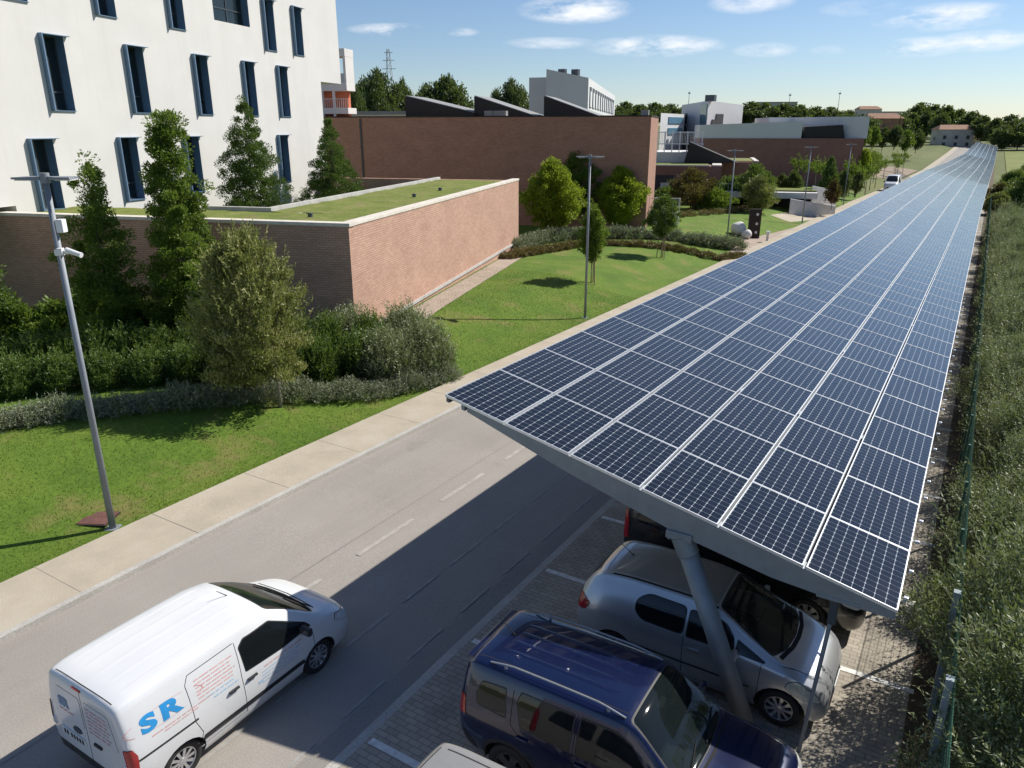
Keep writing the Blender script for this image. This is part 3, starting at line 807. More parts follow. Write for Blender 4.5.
# white terrace railing and ramp in front of it
p = pf(672, 146, 92)
tr = thing('terrace_railing', 'white terrace railing on the roof level behind the grass-roofed pavilion', 'railing', (p.x, p.y, 0), RZ)
zr = z_of(152, 92); bm = bmesh.new()
for k in range(9): add_box(bm, -3.4 + k * .85, 0, zr + 1.1, .12, .12, 2.4)
obj('post', bm, Mt['white_plastic'], tr)
bm = bmesh.new()
for z in (zr + .9, zr + 2.2): add_box(bm, 0, .02, z, 7.2, .08, .1)
for k in range(40): add_box(bm, -3.4 + k * .175, .02, zr + 1.55, .04, .04, 1.3)
obj('rail', bm, Mt['white_plastic'], tr)
obj('deck', box_bm(0, 4, zr / 2 - 1, 8, 8.5, zr + 2), Mt['concrete_light'], tr)
# ---- garage ramp
F5 = 80.0
O5 = pf(712, 210, F5); zg = gz(O5.x, O5.y); O5.z = zg
gar = thing('garage_entrance', 'low concrete garage entrance with white ramp walls sunk into the lawn', 'building', O5, RZ)
wd = tolocal(pf(812, 205, F5 + 4), O5)[0]
zz = lambda v, F=F5: z_of(v, F) - zg
obj('side_wall', box_bm(-.2, 2.5, zz(188) / 2 - .5, .5, 7, zz(188) + 1), Mt['concrete_light'], gar)
obj('roof_slab', box_bm(wd / 2 - .2, 4, (zz(193) + zz(199)) / 2 + .05, wd, 4.6, zz(193) - zz(199), bev=.02), Mt['concrete_light'], gar)
obj('doorway', box_bm(wd / 2 - .2, 4.9, .6, wd - .6, 1, 1.5), Mt['room_dark'], gar)
bm = bmesh.new(); add_box(bm, wd / 2, 4.6, zz(192) + .05, wd - .3, 3.3, .1)
obj('grass_roof', bm, Mt['field_grass'], gar)
b0 = tolocal(pf(811, 200, 81), O5); b1 = tolocal(pf(836, 200, 84), O5)
bm = bmesh.new(); add_prism(bm, [(b0[0], b0[1]), (b1[0], b1[1] - .2), (b1[0], b1[1] + .2), (b0[0], b0[1] + .4)], -1, [zz(186, 81), zz(190.5, 84), zz(190.5, 84), zz(186, 81)])
obj('ramp_wall', bm, Mt['concrete_light'], gar)
bm = bmesh.new()
c0 = tolocal(pf(790, 205, 78), O5); c1 = tolocal(pf(836, 205, 81), O5)
add_prism(bm, [(c0[0], c0[1]), (c1[0], c1[1]), (c1[0], c1[1] + .35), (c0[0], c0[1] + .35)], -1, [zz(199, 78), zz(206, 81), zz(206, 81), zz(199, 78)])
obj('parapet', bm, Mt['concrete_light'], gar)
bm = bmesh.new()
for k in range(12): add_box(bm, .6 + k * .45, 2.2, zz(190) - .05, .03, .03, .9)
add_box(bm, .6 + 2.5, 2.2, zz(185), 5.0, .04, .04)
obj('railing', bm, Mt['steel_rail'], gar)
# ---- farmhouse and other far houses
def house(u, v, F, w_, d_, h_, label, wall='house_wall', roofm='roof_tile', flat=False, rz=.5):
    P = pf(u, v, F); z0 = min(P.z, P.z)
    t = thing('house', label, 'house', (P.x, P.y, P.z), rz)
    bm = bmesh.new(); add_box(bm, 0, 0, h_ / 2 - 2, w_, d_, h_ + 4)
    obj('wall', bm, Mt[wall], t)
    bm = bmesh.new()
    if flat: add_box(bm, 0, 0, h_ + .2, w_ + .6, d_ + .6, .4)
    else:
        hr = d_ * .22
        vs = [bm.verts.new(q) for q in ((-w_ / 2 - .5, -d_ / 2 - .5, h_ - .1), (w_ / 2 + .5, -d_ / 2 - .5, h_ - .1), (w_ / 2 + .5, d_ / 2 + .5, h_ - .1), (-w_ / 2 - .5, d_ / 2 + .5, h_ - .1), (-w_ / 2 + 1.5, 0, h_ + hr), (w_ / 2 - 1.5, 0, h_ + hr))]
        for f in ((0, 1, 5, 4), (2, 3, 4, 5), (3, 0, 4), (1, 2, 5), (3, 2, 1, 0)): bm.faces.new([vs[i] for i in f])
    obj('roof', bm, Mt[roofm], t)
    n = max(2, int(w_ / 4))
    for k in range(n):
        for z in (1.6, 4.4):
            if z + 1 < h_:
                obj('window', box_bm(-w_ / 2 + (k + .5) * w_ / n, -d_ / 2 - .03, z, 1.2, .1, 1.4), Mt['window_frame'], t)
    for s in (-1,):
        obj('window', box_bm(s * (w_ / 2 + .03), 0, h_ * .5, .1, 1.2, 1.4), Mt['window_frame'], t)
    return t
house(950, 148, 335, 14, 8, 7.6, 'pale farmhouse with a tiled roof at the far end of the solar canopy', rz=.45)
house(967, 148, 340, 6, 6, 4.6, 'small pale outbuilding to the right of the far farmhouse', rz=.45)
house(880, 131, 330, 14, 9, 5, 'low house of reddish earth colour among trees beyond the white long hall', wall='roof_tile', rz=.4)
house(867, 118, 480, 13, 8, 5, 'pale house on the far rise just right of the long white hall', rz=.5)
house(889, 118, 500, 16, 8, 3.4, 'flat roofed pale shed on the far rise', wall='house_wall', roofm='roof_membrane', flat=True, rz=.5)
house(775, 110, 420, 20, 9, 3.5, 'grey flat roofed building among the far trees', wall='concrete', roofm='roof_membrane', flat=True, rz=.4)
house(372, 122, 105, 12, 4, .9, 'white low annex roof glimpsed behind the brick hall near the balconies', wall='concrete_light', roofm='roof_membrane', flat=True, rz=RZ)
# ================================================================== foliage
def unit(a): return a / np.maximum(1e-6, np.linalg.norm(a, axis=1, keepdims=True))
def leaf_mesh(name, P, A, L, W, tint, r, jitter=.6):
    """one kite-shaped leaf per point: P base, A direction of its long axis"""
    n = len(P)
    A = unit(A + jitter * r.normal(size=(n, 3)))
    S = unit(np.cross(A, r.normal(size=(n, 3))))
    L = (L * (.7 + .6 * r.random(n)))[:, None]; W = (W * (.7 + .6 * r.random(n)))[:, None]
    N_ = np.cross(A, S)
    V = np.stack([P, P + A * L * .45 + S * W * .5 + N_ * W * .12, P + A * L, P + A * L * .45 - S * W * .5 + N_ * W * .12], 1).reshape(-1, 3)
    return mesh_np(name, V, np.arange(4 * n).reshape(n, 4), tint)
def crown(name, seed, prof, H, z0, ncl, nl, rc, L, W, up=.25, shell=.45, wob=.22, flat=.8):
    """clumps of leaves through the volume of a crown whose radius at height fraction t is prof(t)"""
    r = np.random.default_rng(seed)
    ph = r.random(6) * 6.283
    P = []; A = []; T = []
    k = 0
    tt = np.linspace(0.02, .98, 60); wt = np.array([prof(t) for t in tt]) + .08; wt /= wt.sum()
    for i in range(ncl):
        t = r.choice(tt, p=wt) + r.normal() * .01
        t = min(max(t, .0), 1.0)
        a = r.random() * 6.283
        R = prof(t) * (1 + wob * math.sin(3 * a + ph[0] + 4 * t) * .6 + wob * math.sin(2 * a - 9 * t + ph[1]) * .6 + wob * r.normal() * .5)
        rho = R * r.random() ** shell
        c = np.array([math.cos(a) * rho, math.sin(a) * rho, z0 + t * H])
        m = int(nl * (.5 + r.random()))
        s = rc * (.55 + .8 * r.random())
        d = unit(r.normal(size=(m, 3)))
        rad_ = s * r.random(m)[:, None] ** .45
        q = d * rad_; q[:, 2] *= flat
        out = np.array([math.cos(a), math.sin(a), .2])
        P.append(c + q); A.append(d * .7 + out * .5 + np.array([0, 0, up * 2])); T.append(np.clip(r.random(m) * .75 + r.normal() * .16 + .12, 0, 1))
    P, A, T = np.concatenate(P), np.concatenate(A), np.concatenate(T)
    return leaf_mesh(name, P, A, L, W, T, r)
def shoots(name, seed, base_fn, n, ln, nleaf, L, W, lean=.35, up=1.0, out_fn=None, ang=.75, extra=None, jit=.35):
    """upright shoots carrying narrow leaves; base_fn(r, n) gives their feet and outward directions"""
    r = np.random.default_rng(seed)
    B, O = base_fn(r, n)
    D = unit(O * lean + np.array([0, 0, up]) + .25 * r.normal(size=(n, 3)))
    Ls = ln * (.55 + .75 * r.random(n))
    t = np.tile(np.linspace(.05, 1, nleaf), (n, 1))
    bend = unit(r.normal(size=(n, 3))) * .18
    P = B[:, None, :] + D[:, None, :] * (t * Ls[:, None])[:, :, None] + bend[:, None, :] * (t ** 2 * Ls[:, None])[:, :, None]
    side = unit(r.normal(size=(n * nleaf, 3)))
    A = np.repeat(D, nleaf, 0) * (1 - ang * .4) + side * ang
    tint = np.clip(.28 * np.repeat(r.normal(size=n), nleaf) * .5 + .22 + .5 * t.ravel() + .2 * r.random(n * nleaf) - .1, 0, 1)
    P = P.reshape(-1, 3)
    if extra is not None:
        P2, A2 = extra(r); P = np.concatenate([P, P2]); A = np.concatenate([A, A2]); tint = np.concatenate([tint, .02 + .33 * r.random(len(P2))])  # inner fill leaves coloured darker, painting shade into gaps between the shoots
    return leaf_mesh(name, P, A, L, W, tint, r, jit)
def limbs(name, seed, H, r0, n, spread, zlo=.35, lean=(0, 0)):
    bm = bmesh.new(); rr = random.Random(seed)
    pts = [Vector((lean[0] * t * H + rr.uniform(-.03, .03) * H * t * .3, lean[1] * t * H, -.15 + (H + .15) * t)) for t in (0, .25, .5, .75, 1)]
    for i in range(4): add_tube(bm, pts[i], pts[i + 1], r0 * (1 - .22 * i), r0 * (1 - .22 * (i + 1)), 8, caps=(i in (0, 3)))
    for k in range(n):
        t = zlo + (1 - zlo) * k / n; a = k * 2.4 + rr.random()
        b = Vector((lean[0] * t * H, lean[1] * t * H, t * H)); l = spread * (1.1 - t * .8) * rr.uniform(.7, 1.1)
        e = b + Vector((math.cos(a) * l, math.sin(a) * l, l * rr.uniform(.5, 1.0)))
        add_tube(bm, b, e, r0 * .35 * (1.1 - t), r0 * .1, 6)
    return bm
def tree(name, label, cat, loc, crown_me, leaf, trunk_bm, bark='bark', group=None, rz=0.0, scale=1.0):
    t = thing(name, label, cat, loc, rz, group); t.scale = (scale,) * 3
    obj('trunk', trunk_bm, Mt[bark], t, smooth=True)
    obj('crown', crown_me, LEAF[leaf], t)
    return t
def plant(name, label, cat, loc, me, leaf, group=None, rz=0.0, sc=(1, 1, 1)):
    o = obj(name, me, LEAF[leaf]) if not me.materials else None
    if o is None:
        o = bpy.data.objects.new(name, me); COL.objects.link(o)
    o.location = loc; o.rotation_euler = (0, 0, rz); o.scale = sc
    return tag(o, label, cat, group)

egg = lambda R, a=.35: (lambda t: R * (math.sin(math.pi * min(1, t / (2 * a)) ) if t < a else math.cos(math.pi / 2 * (t - a) / (1 - a)) ** .8))
def colprof(R): return lambda t: R * min(1, (t / .12) ** .5 if t < .12 else 1) * (1 - .55 * max(0, t - .35) / .65) * (1 if t < .92 else max(.15, (1 - t) / .08))
def cone(R): return lambda t: R * min(1, .55 + t / .18 * .45) * (1 - t) ** .75 + .06

# ---- the trees in the bed along the brick wall
P = g(258, 403)
def big_base(r, n):
    t = r.random(n); a = r.random(n) * 6.283
    R = 1.42 * np.sin(np.pi * (.08 + .92 * t) ** .8) ** .6 * (.45 + .55 * r.random(n) ** .4)
    o = np.stack([np.cos(a), np.sin(a), 0 * a], 1)
    return np.stack([np.cos(a) * R, np.sin(a) * R, 1.1 + t * 3.35], 1), o
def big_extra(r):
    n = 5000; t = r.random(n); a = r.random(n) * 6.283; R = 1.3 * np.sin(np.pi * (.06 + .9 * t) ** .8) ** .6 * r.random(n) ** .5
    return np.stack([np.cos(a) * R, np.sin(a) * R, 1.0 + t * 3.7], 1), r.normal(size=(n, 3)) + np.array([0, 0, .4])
def join(name, *ms):
    bm = bmesh.new()
    for m in ms: bm.from_mesh(m)
    me = bpy.data.meshes.new(name); bm.to_mesh(me); bm.free()
    for m in ms: bpy.data.meshes.remove(m)
    return me
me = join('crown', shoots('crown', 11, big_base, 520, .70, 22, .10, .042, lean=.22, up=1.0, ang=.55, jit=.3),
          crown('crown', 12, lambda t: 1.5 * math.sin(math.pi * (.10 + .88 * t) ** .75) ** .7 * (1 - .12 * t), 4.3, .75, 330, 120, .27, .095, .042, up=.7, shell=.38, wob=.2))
t = thing('tree', 'broad olive-green tree on three thin stems on the lawn edge before the hedge', 'tree', P)
bm = bmesh.new()
for (x, y, tx, ty) in ((-.35, -.25, -.6, -.1), (.1, .15, .1, .2), (.55, .35, .7, .3)):
    add_tube(bm, (x, y, -.2), (tx * .8, ty, 1.6), .05, .04, 8); add_tube(bm, (tx * .8, ty, 1.6), (tx * 1.2, ty * 1.5, 3.4), .04, .015, 8)
obj('trunk', bm, Mt['bark_pale'], t, smooth=True); obj('crown', me, LEAF['olive'], t)

P = g(118, 352)
tree('tree', 'slender loose-crowned green tree left of the tall narrow tree in front of the brick wall', 'tree', P,
     crown('crown', 21, lambda t: 1.22 * min(1, .5 + t * 2.5) * (1 - t) ** .75 + .06, 5.6, .8, 200, 150, .27, .09, .048, wob=.42), 'mid',
     limbs('trunk', 1, 5.6, .07, 14, .9), 'bark')
P = g(196, 346)
tree('tree', 'tallest narrow columnar tree in front of the brick wall, reaching up across the white block', 'tree', P,
     crown('crown', 22, lambda t: (1.08 if t > .1 else .6 + 4.8 * t) * (1 - .80 * max(0, t - .30) / .70) + .08, 7.4, .4, 360, 190, .27, .09, .047, wob=.3), 'mid',
     limbs('trunk', 2, 7.2, .09, 16, .8), 'bark')
P = g(-14, 350)
tree('tree', 'dark shrubby tree cut off by the left edge of the picture', 'tree', P,
     crown('crown', 23, egg(1.1, .4), 3.4, .3, 110, 90, .36, .14, .06), 'deep', limbs('trunk', 3, 3.0, .07, 8, .8))
# conical trees in the courtyard by the white block
for (u, vt, F, R, lab, sd) in ((243, 100, 41.5, 1.75, 'wide conical dark tree in the courtyard against the white block, left of two', 31), (328, 119, 50.5, 1.85, 'conical dark tree at the far corner of the white block, right of two', 32)):
    q = pf(u, vt, F); zb = .8; H = q.z - zb
    tree('tree', lab, 'tree', (q.x, q.y, zb), crown('crown', sd, (lambda R: lambda t: R * (1.0 if t < .35 else max(.04, 1 - ((t - .35) / .65) ** 1.15)) + .05)(R), H - .4, .4, 460, 140, .31, .10, .046, up=.5, wob=.24), 'conifer', limbs('trunk', sd, H * .9, .1, 14, .8))
# yellow-green trees in front of the hall
for (u, vb, vt, R, lab, lf, sd) in ((552, 236, 160, 2.0, 'bright yellow-green round tree, left of the pair before the brick hall', 'bright', 41), (575, 226, 150, 2.1, 'green tree just behind the yellow-green tree by the brick hall', 'mid', 42), (619, 229, 168, 1.75, 'bright green egg-shaped tree near the sunlit end of the brick hall', 'bright', 43)):
    b = g(u, vb); f = (b.x * -sy_ + b.y * cy_); H = z_of(vt, f) - b.z
    tree('tree', lab, 'tree', b, crown('crown', sd, egg(R, .42), H - .25, .25, 380, 100, .38, .15, .085, up=.4, wob=.26), lf, limbs('trunk', sd, H * .8, .1, 12, 1.2))
# young staked trees on the lawn
for (u, vb, vt, zc, R, lab, lf, sd) in ((591, 283, 206, 1.15, .72, 'young green tree tied between stakes beside the lamp post on the lawn', 'mid', 51), (661, 258, 195, 1.35, .95, 'young dark round-headed tree tied between stakes in front of the lavender row', 'deep', 52)):
    b = g(u, vb); f = (b.x * -sy_ + b.y * cy_); H = z_of(vt, f) - b.z
    t = tree('young_tree', lab, 'tree', b, crown('crown', sd, egg(R, .45), H - zc, zc, 130, 80, .26, .11, .06, wob=.25), lf, limbs('trunk', sd, H * .8, .035, 8, .4, .4))
    for (x, y) in ((-.25, -.15), (.25, -.1), (0, .25)):
        bm = bmesh.new(); add_tube(bm, (x, y, -.2), (x * .8, y * .8, 1.5), .03, .03, 8); obj('stake', bm, Mt['stake_wood'], t)
# ---- hedges of the bed along the wall
def line_pts(pix, step, z=None):
    Q = [g(*p) for p in pix]; out = []
    for a, b in zip(Q, Q[1:]):
        n = max(1, round((b - a).length / step))
        for i in range(n): out.append(a.lerp(b, i / n))
    out.append(Q[-1]); return out
def mound_base(Rx, H):
    def f(r, n):
        a = r.random(n) * 6.283; c = r.random(n)
        s = np.sqrt(1 - c * c)
        o = np.stack([np.cos(a) * s, np.sin(a) * s, c], 1)
        return o * np.array([Rx, Rx, H]) * (.55 + .35 * r.random(n))[:, None], o
    return f
def fill(Rx, H, n):
    def f(r):
        d = unit(r.normal(size=(n, 3))); d[:, 2] = np.abs(d[:, 2])
        return d * np.array([Rx, Rx, H]) * (.35 + .6 * r.random(n) ** .5)[:, None], d + .5 * r.normal(size=(n, 3))
    return f
lav = [shoots('lavender', 60 + i, mound_base(.55, .38), 330, .22, 9, .07, .018, lean=.9, up=.8, extra=fill(.5, .4, 900)) for i in range(3)]
rr = random.Random(4)
front = line_pts([(-30, 432), (60, 418), (150, 409), (235, 402), (300, 398), (370, 396), (445, 381)], .78)
LAV = 'grey-green lavender mounds edging the bed along the lawn'
for i, p in enumerate(front):
    plant('lavender', 'low grey-green mound in the edging row between the lawn and the tall hedge', 'lavender', p, lav[i % 3], 'grey', LAV, rr.random() * 6, (1.05, 1.05, rr.uniform(.85, 1.35)))
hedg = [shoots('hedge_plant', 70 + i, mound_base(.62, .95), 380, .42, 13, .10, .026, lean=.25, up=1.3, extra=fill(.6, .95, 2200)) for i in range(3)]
for pix, lab, sc in (([(-30, 400), (60, 390), (150, 383), (225, 378)], 'dark upright hedge plant behind the left half of the lavender edging', 1.0),
                     ([(-30, 374), (70, 366), (160, 360), (230, 356)], 'dark upright hedge plant in the second row near the brick wall', 1.05),
                     ([(262, 380), (320, 378), (360, 376)], 'dark upright hedge plant right of the three-stemmed tree', 1.2),
                     ([(270, 360), (330, 358), (372, 358)], 'dark upright hedge plant between the three-stemmed tree and the wall corner', 1.25)):
    for i, p in enumerate(line_pts(pix, 1.0)):
        plant('hedge_plant', lab, 'hedge plant', p, hedg[i % 3], 'hedge' if False else 'deep', lab.replace('hedge plant', 'hedge plants', 1), rr.random() * 6, (1.1, 1.1, sc * rr.uniform(.95, 1.15)))
lrl = crown('laurel', 80, egg(.75, .4), 1.5, .05, 70, 60, .24, .16, .075, up=.5)
for i, p in enumerate(line_pts([(-20, 348), (60, 343), (150, 343), (215, 345)], 1.1)):
    plant('laurel', 'bright green laurel bush at the foot of the brick wall', 'bush', p, lrl, 'mid', 'laurel bushes along the wall foot', rr.random() * 6, (1.15, 1.15, rr.uniform(.9, 1.15)))
for (u, v, R, H, lab, sd) in ((386, 378, 1.05, 1.75, 'tall spiky dark green shrub in front of the brick wing corner', 91), (425, 372, 1.15, 2.0, 'tall spiky shrub at the right end of the bed beside the pavement', 92), (405, 352, 1.1, 1.9, 'spiky dark shrub behind the two end shrubs, against the sunlit brick wall', 93), (352, 350, 1.0, 1.5, 'spiky shrub directly below the brick wing corner', 94)):
    p = g(u, v)
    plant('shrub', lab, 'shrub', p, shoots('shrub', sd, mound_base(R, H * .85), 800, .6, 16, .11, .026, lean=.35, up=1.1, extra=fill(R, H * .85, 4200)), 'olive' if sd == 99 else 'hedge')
# ---- lavender and rust-coloured rows across the middle lawn
lv2 = [shoots('lavender', 100 + i, mound_base(.75, .65), 300, .3, 9, .11, .035, lean=.8, up=.8, extra=fill(.7, .62, 900)) for i in range(2)]
for i, p in enumerate(line_pts([(514, 250), (540, 243), (566, 239), (600, 238), (640, 238), (690, 243), (735, 249)], 1.05)):
    plant('lavender', 'silvery lavender bush in the curved row across the middle lawn', 'lavender', p, lv2[i % 2], 'grey', 'silvery lavender row across the middle lawn', rr.random() * 6, (1.1, 1.1, rr.uniform(.95, 1.2)))
rs = [shoots('groundcover', 110 + i, mound_base(.62, .34), 240, .16, 7, .08, .04, lean=.8, up=.6, extra=fill(.6, .34, 900)) for i in range(2)]
for i, p in enumerate(line_pts([(508, 258), (545, 252), (580, 246), (610, 245), (650, 247), (690, 253), (722, 260), (738, 258)], .9)):
    plant('groundcover', 'low rust-brown cushion plant in front of the silvery lavender row', 'plant', p, rs[i % 2], 'rust', 'rust-brown cushion plants edging the middle lawn', rr.random() * 6, (1.1, 1.1, rr.uniform(.9, 1.2)))
# ---- reeds and shrubs before the pavilion
for (u, vb, vt, R, lab, lf, sd) in ((691, 209, 170, 2.4, 'tall reddish-tipped shrub before the grass-roofed pavilion, left of two', 'red', 121), (752, 206, 166, 2.2, 'dark tall shrub at the right end of the pavilion', 'deep', 122),
                                     (668, 206, 190, 1.5, 'low dark shrub beside the white stair railing', 'deep', 123), (712, 209, 190, 1.9, 'fresh green low shrub before the pavilion wall', 'mid', 124), (727, 205, 178, 1.6, 'dark shrub behind the lamp post at the pavilion', 'deep', 125),
                                     (757, 212, 178, 1.35, 'small green tree beside the sculpture and the garage entrance', 'olive', 126)):
    b = g(u, vb); f = (b.x * -sy_ + b.y * cy_); H = max(1.2, z_of(vt, f) - b.z)
    t = thing('shrub', lab, 'shrub', b); obj('stem', limbs('stem', sd, H * .8, .05, 8, R * .5, .2), Mt['bark'], t)
    obj('crown', crown('crown', sd, egg(R, .4), H, .1, 150, 70, .45, .2, .09, up=.6, wob=.3), LEAF[lf], t)
gc = shoots('meadow_tuft', 130, mound_base(.7, .3), 140, .3, 7, .12, .04, lean=.8, up=.7, extra=fill(.6, .3, 300))
for i, p in enumerate(line_pts([(655, 219), (690, 216), (730, 213), (765, 208)], 1.6)):
    plant('meadow_tuft', 'pale brownish tuft in the strip before the pavilion shrubs', 'plant', p, gc, 'rust', 'brownish tufts before the pavilion', rr.random() * 6)
# ---- the olive-green hedge behind the green fence on the right
def bush_base(r, n):
    a = r.random(n) * 6.283; t = r.random(n)
    R = .95 * (1 - .4 * t) * (.3 + .7 * r.random(n) ** .5)
    o = np.stack([np.cos(a), np.sin(a), 0 * a], 1)
    return np.stack([np.cos(a) * R, np.sin(a) * R, .5 + 1.25 * t], 1), o
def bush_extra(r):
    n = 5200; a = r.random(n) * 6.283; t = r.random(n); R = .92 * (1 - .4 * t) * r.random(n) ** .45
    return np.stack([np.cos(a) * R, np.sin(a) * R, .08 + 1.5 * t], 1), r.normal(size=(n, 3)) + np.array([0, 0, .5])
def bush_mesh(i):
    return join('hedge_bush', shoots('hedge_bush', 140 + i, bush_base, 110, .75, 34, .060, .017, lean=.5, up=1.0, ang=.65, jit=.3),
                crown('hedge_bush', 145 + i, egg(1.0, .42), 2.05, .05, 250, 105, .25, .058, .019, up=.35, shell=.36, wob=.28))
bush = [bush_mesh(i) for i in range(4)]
k = 0
for row, (x0, n) in enumerate(((1.66, 46), (3.35, 43), (5.1, 38))):
    for i in range(n):
        y = 4.6 + i * 1.62 + .8 * (row % 2) + rr.uniform(-.3, .3)
        x = x0 + .006 * y + rr.uniform(-.22, .22)
        lab = ('grey-green narrow-leaved hedge bush in the row right behind the green fence', 'grey-green narrow-leaved hedge bush in the second row behind the fence', 'grey-green narrow-leaved hedge bush in the outermost row')[row]
        grp = ('hedge bushes right behind the green fence', 'hedge bushes in the second row', 'hedge bushes in the outermost row')[row]
        sz = rr.uniform(.95, 1.3)
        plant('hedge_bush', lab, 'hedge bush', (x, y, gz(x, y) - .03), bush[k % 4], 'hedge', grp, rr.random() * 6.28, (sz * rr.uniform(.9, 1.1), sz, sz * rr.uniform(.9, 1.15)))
        k += 1
for (u, v, R, H, lab, lf, sd) in ((1000, 208, 1.5, 2.6, 'dark bush with autumn tints beyond the end of the grey-green hedge', 'rust', 151), (1022, 214, 2.2, 4.0, 'tall dark bush cut by the right edge beyond the hedge', 'deep', 152), (1012, 196, 2.2, 3.4, 'round dark bush at the edge of the far field', 'deep', 153), (996, 215, 1.1, 2.0, 'olive shrub at the very end of the grey-green hedge', 'olive', 154), (1030, 190, 2.8, 4.6, 'big dark bush farther back at the right edge', 'deep', 155)):
    p = g(u, v)
    t = thing('bush', lab, 'bush', p); obj('stem', limbs('stem', sd, H * .7, .08, 8, R * .5, .2), Mt['bark'], t)
    obj('crown', crown('crown', sd, egg(R, .4), H, .1, 220, 90, .45, .16, .09, wob=.3), LEAF[lf], t)
# ---- far trees and saplings
farm = [crown('crown', 160 + i, egg(1.0, .45), 1.75, .25, 150, 26, .22, .16, .11, up=.2, wob=.3) for i in range(4)]
for m in farm: m.materials.append(LEAF['far'])
farm2 = [crown('crown', 170 + i, egg(1.0, .45), 1.75, .25, 150, 26, .22, .16, .11, up=.2, wob=.3) for i in range(2)]
for m in farm2: m.materials.append(LEAF['mid'])
tall = [crown('crown', 165 + i, egg(1.0, .45), 1.12, .9, 260, 44, .20, .075, .055, up=.2, wob=.3) for i in range(2)]
for m in tall: m.materials.append(LEAF['far'])
trk = limbs('trunk', 7, 1.3, .05, 6, .5); trm = bpy.data.meshes.new('trunk'); trk.to_mesh(trm); trm.materials.append(Mt['bark'])
slim = crown('crown', 180, lambda t: .22 * (1 - t) ** .5 + .03, 1.9, .1, 90, 25, .1, .12, .07, up=.8); slim.materials.append(LEAF['conifer'])
def far_tree(u, vt, F, wpx, label, hpx=None, me=None, group=None, name='tree'):
    q = pf(u, vt, F); s = F / 800; zg_ = gz(q.x, q.y)
    H = (hpx * s if hpx else max(2.5, q.z - zg_))
    t = thing(name, label, 'tree', (q.x, q.y, q.z - H), rr.random() * 6, group)
    R = wpx * s / 2
    t.scale = (R, R, H / 2.0)
    for nm, m in (('trunk', trm), ('crown', me or farm[rr.randrange(4)])):
        o = bpy.data.objects.new(nm, m); COL.objects.link(o); o.parent = t
    return t
for (u, vt, F, w_, lab) in ((350, 84, 130, 24, 'round dark tree beside the balcony block'), (376, 76, 150, 46, 'broad dark tree under the lattice pylon'), (402, 85, 160, 26, 'mid green tree behind the left black skylight'), (446, 82, 165, 56, 'broad dark tree between the two left skylights'),
                            (425, 88, 170, 22, 'grey green smaller tree between two broad trees beyond the hall'), (512, 85, 165, 36, 'dark tree left of the white slanting-roofed block'), (497, 93, 170, 20, 'small dark tree behind the middle skylight'), (340, 92, 150, 22, 'pale green tree just right of the orange balconies')):
    far_tree(u, vt, F, w_, lab, me=tall[u % 2])
rr2 = random.Random(12)
row_far = [(626, 103, 300, 26), (640, 106, 300, 24), (655, 104, 310, 30), (672, 105, 320, 26), (690, 107, 320, 24), (752, 103, 330, 34), (766, 104, 320, 30), (784, 104, 300, 34), (800, 106, 300, 30), (816, 108, 310, 28), (832, 108, 310, 26), (745, 108, 330, 24), (850, 111, 350, 20), (868, 117, 300, 22), (903, 116, 330, 20), (620, 108, 260, 20), (838, 112, 300, 20)]
for (u, vt, F, w_) in row_far:
    far_tree(u, vt, F, w_, 'dark tree in the wooded line on the horizon behind the far halls', 22, group='trees on the horizon behind the far halls')
row_hill = [(922, 104, 420, 26), (935, 106, 420, 30), (948, 107, 400, 26), (928, 112, 380, 24), (913, 114, 380, 22), (962, 110, 400, 24), (973, 113, 380, 26), (942, 115, 360, 22)]
for (u, vt, F, w_) in row_hill:
    far_tree(u, vt, F, w_, 'tree in the dark grove on the hilltop above the farmhouse', 26, group='grove on the hilltop above the farmhouse')
row_r = [(985, 117, 330, 24), (998, 119, 320, 22), (1012, 116, 320, 28), (1030, 117, 330, 30), (982, 124, 395, 22), (994, 128, 390, 22), (1006, 126, 300, 22), (1022, 125, 300, 26), (1040, 124, 300, 26)]
for (u, vt, F, w_) in row_r:
    far_tree(u, vt, F, w_, 'tree in the dark belt across the field beyond the right end of the canopy', 24, group='tree belt beyond the field on the right')
mids = [(885, 128, 215, 14), (897, 127, 215, 16), (908, 131, 220, 15), (919, 130, 225, 14), (875, 127, 210, 13), (866, 126, 200, 13), (855, 130, 190, 12), (978, 131, 395, 20)]
for (u, vt, F, w_) in mids:
    far_tree(u, vt, F, w_, 'small tree of the belt between the building plot and the farmhouse', 21, group='trees between the plot and the farmhouse', me=farm[rr2.randrange(4)] if rr2.random() < .6 else farm2[0])
far_tree(901, 116, 235, 5, 'single slim dark cypress left of the farmhouse', 26, me=slim)
for (u, vt, F, w_, hp, lab, lf) in ((832, 160, 84, 17, 44, 'upright dark conical tree behind the garage ramp wall', 'conifer'), (846, 170, 92, 13, 30, 'small round dark tree right of the garage ramp', None), (859, 172, 100, 11, 24, 'small bush tree between the lamp posts near the white far van', None), (795, 172, 95, 16, 24, 'round dark tree behind the garage lawn', None), (783, 174, 96, 12, 18, 'small dark tree left behind the garage lawn', None), (835, 180, 80, 14, 28, 'reddish autumn tree right of the garage ramp', 'red'), (866, 150, 120, 14, 36, 'yellowish tree at the right end of the long far hall', 'bright')):
    me = None
    if lf:
        me = crown('crown', int(u), egg(1.0, .35) if lf != 'conifer' else egg(1, .3), 1.75, .25, 150, 30, .22, .16, .10, up=.4); me.materials.append(LEAF[lf])
    far_tree(u, vt, F, w_, lab, hp, me=me)
sap = crown('crown', 190, egg(.9, .5), .9, 1.05, 40, 16, .22, .14, .09, up=.5, wob=.4); sap.materials.append(LEAF['mid'])
sp = bmesh.new(); add_tube(sp, (0, 0, 0), (0, 0, 1.7), .06, .03, 6)
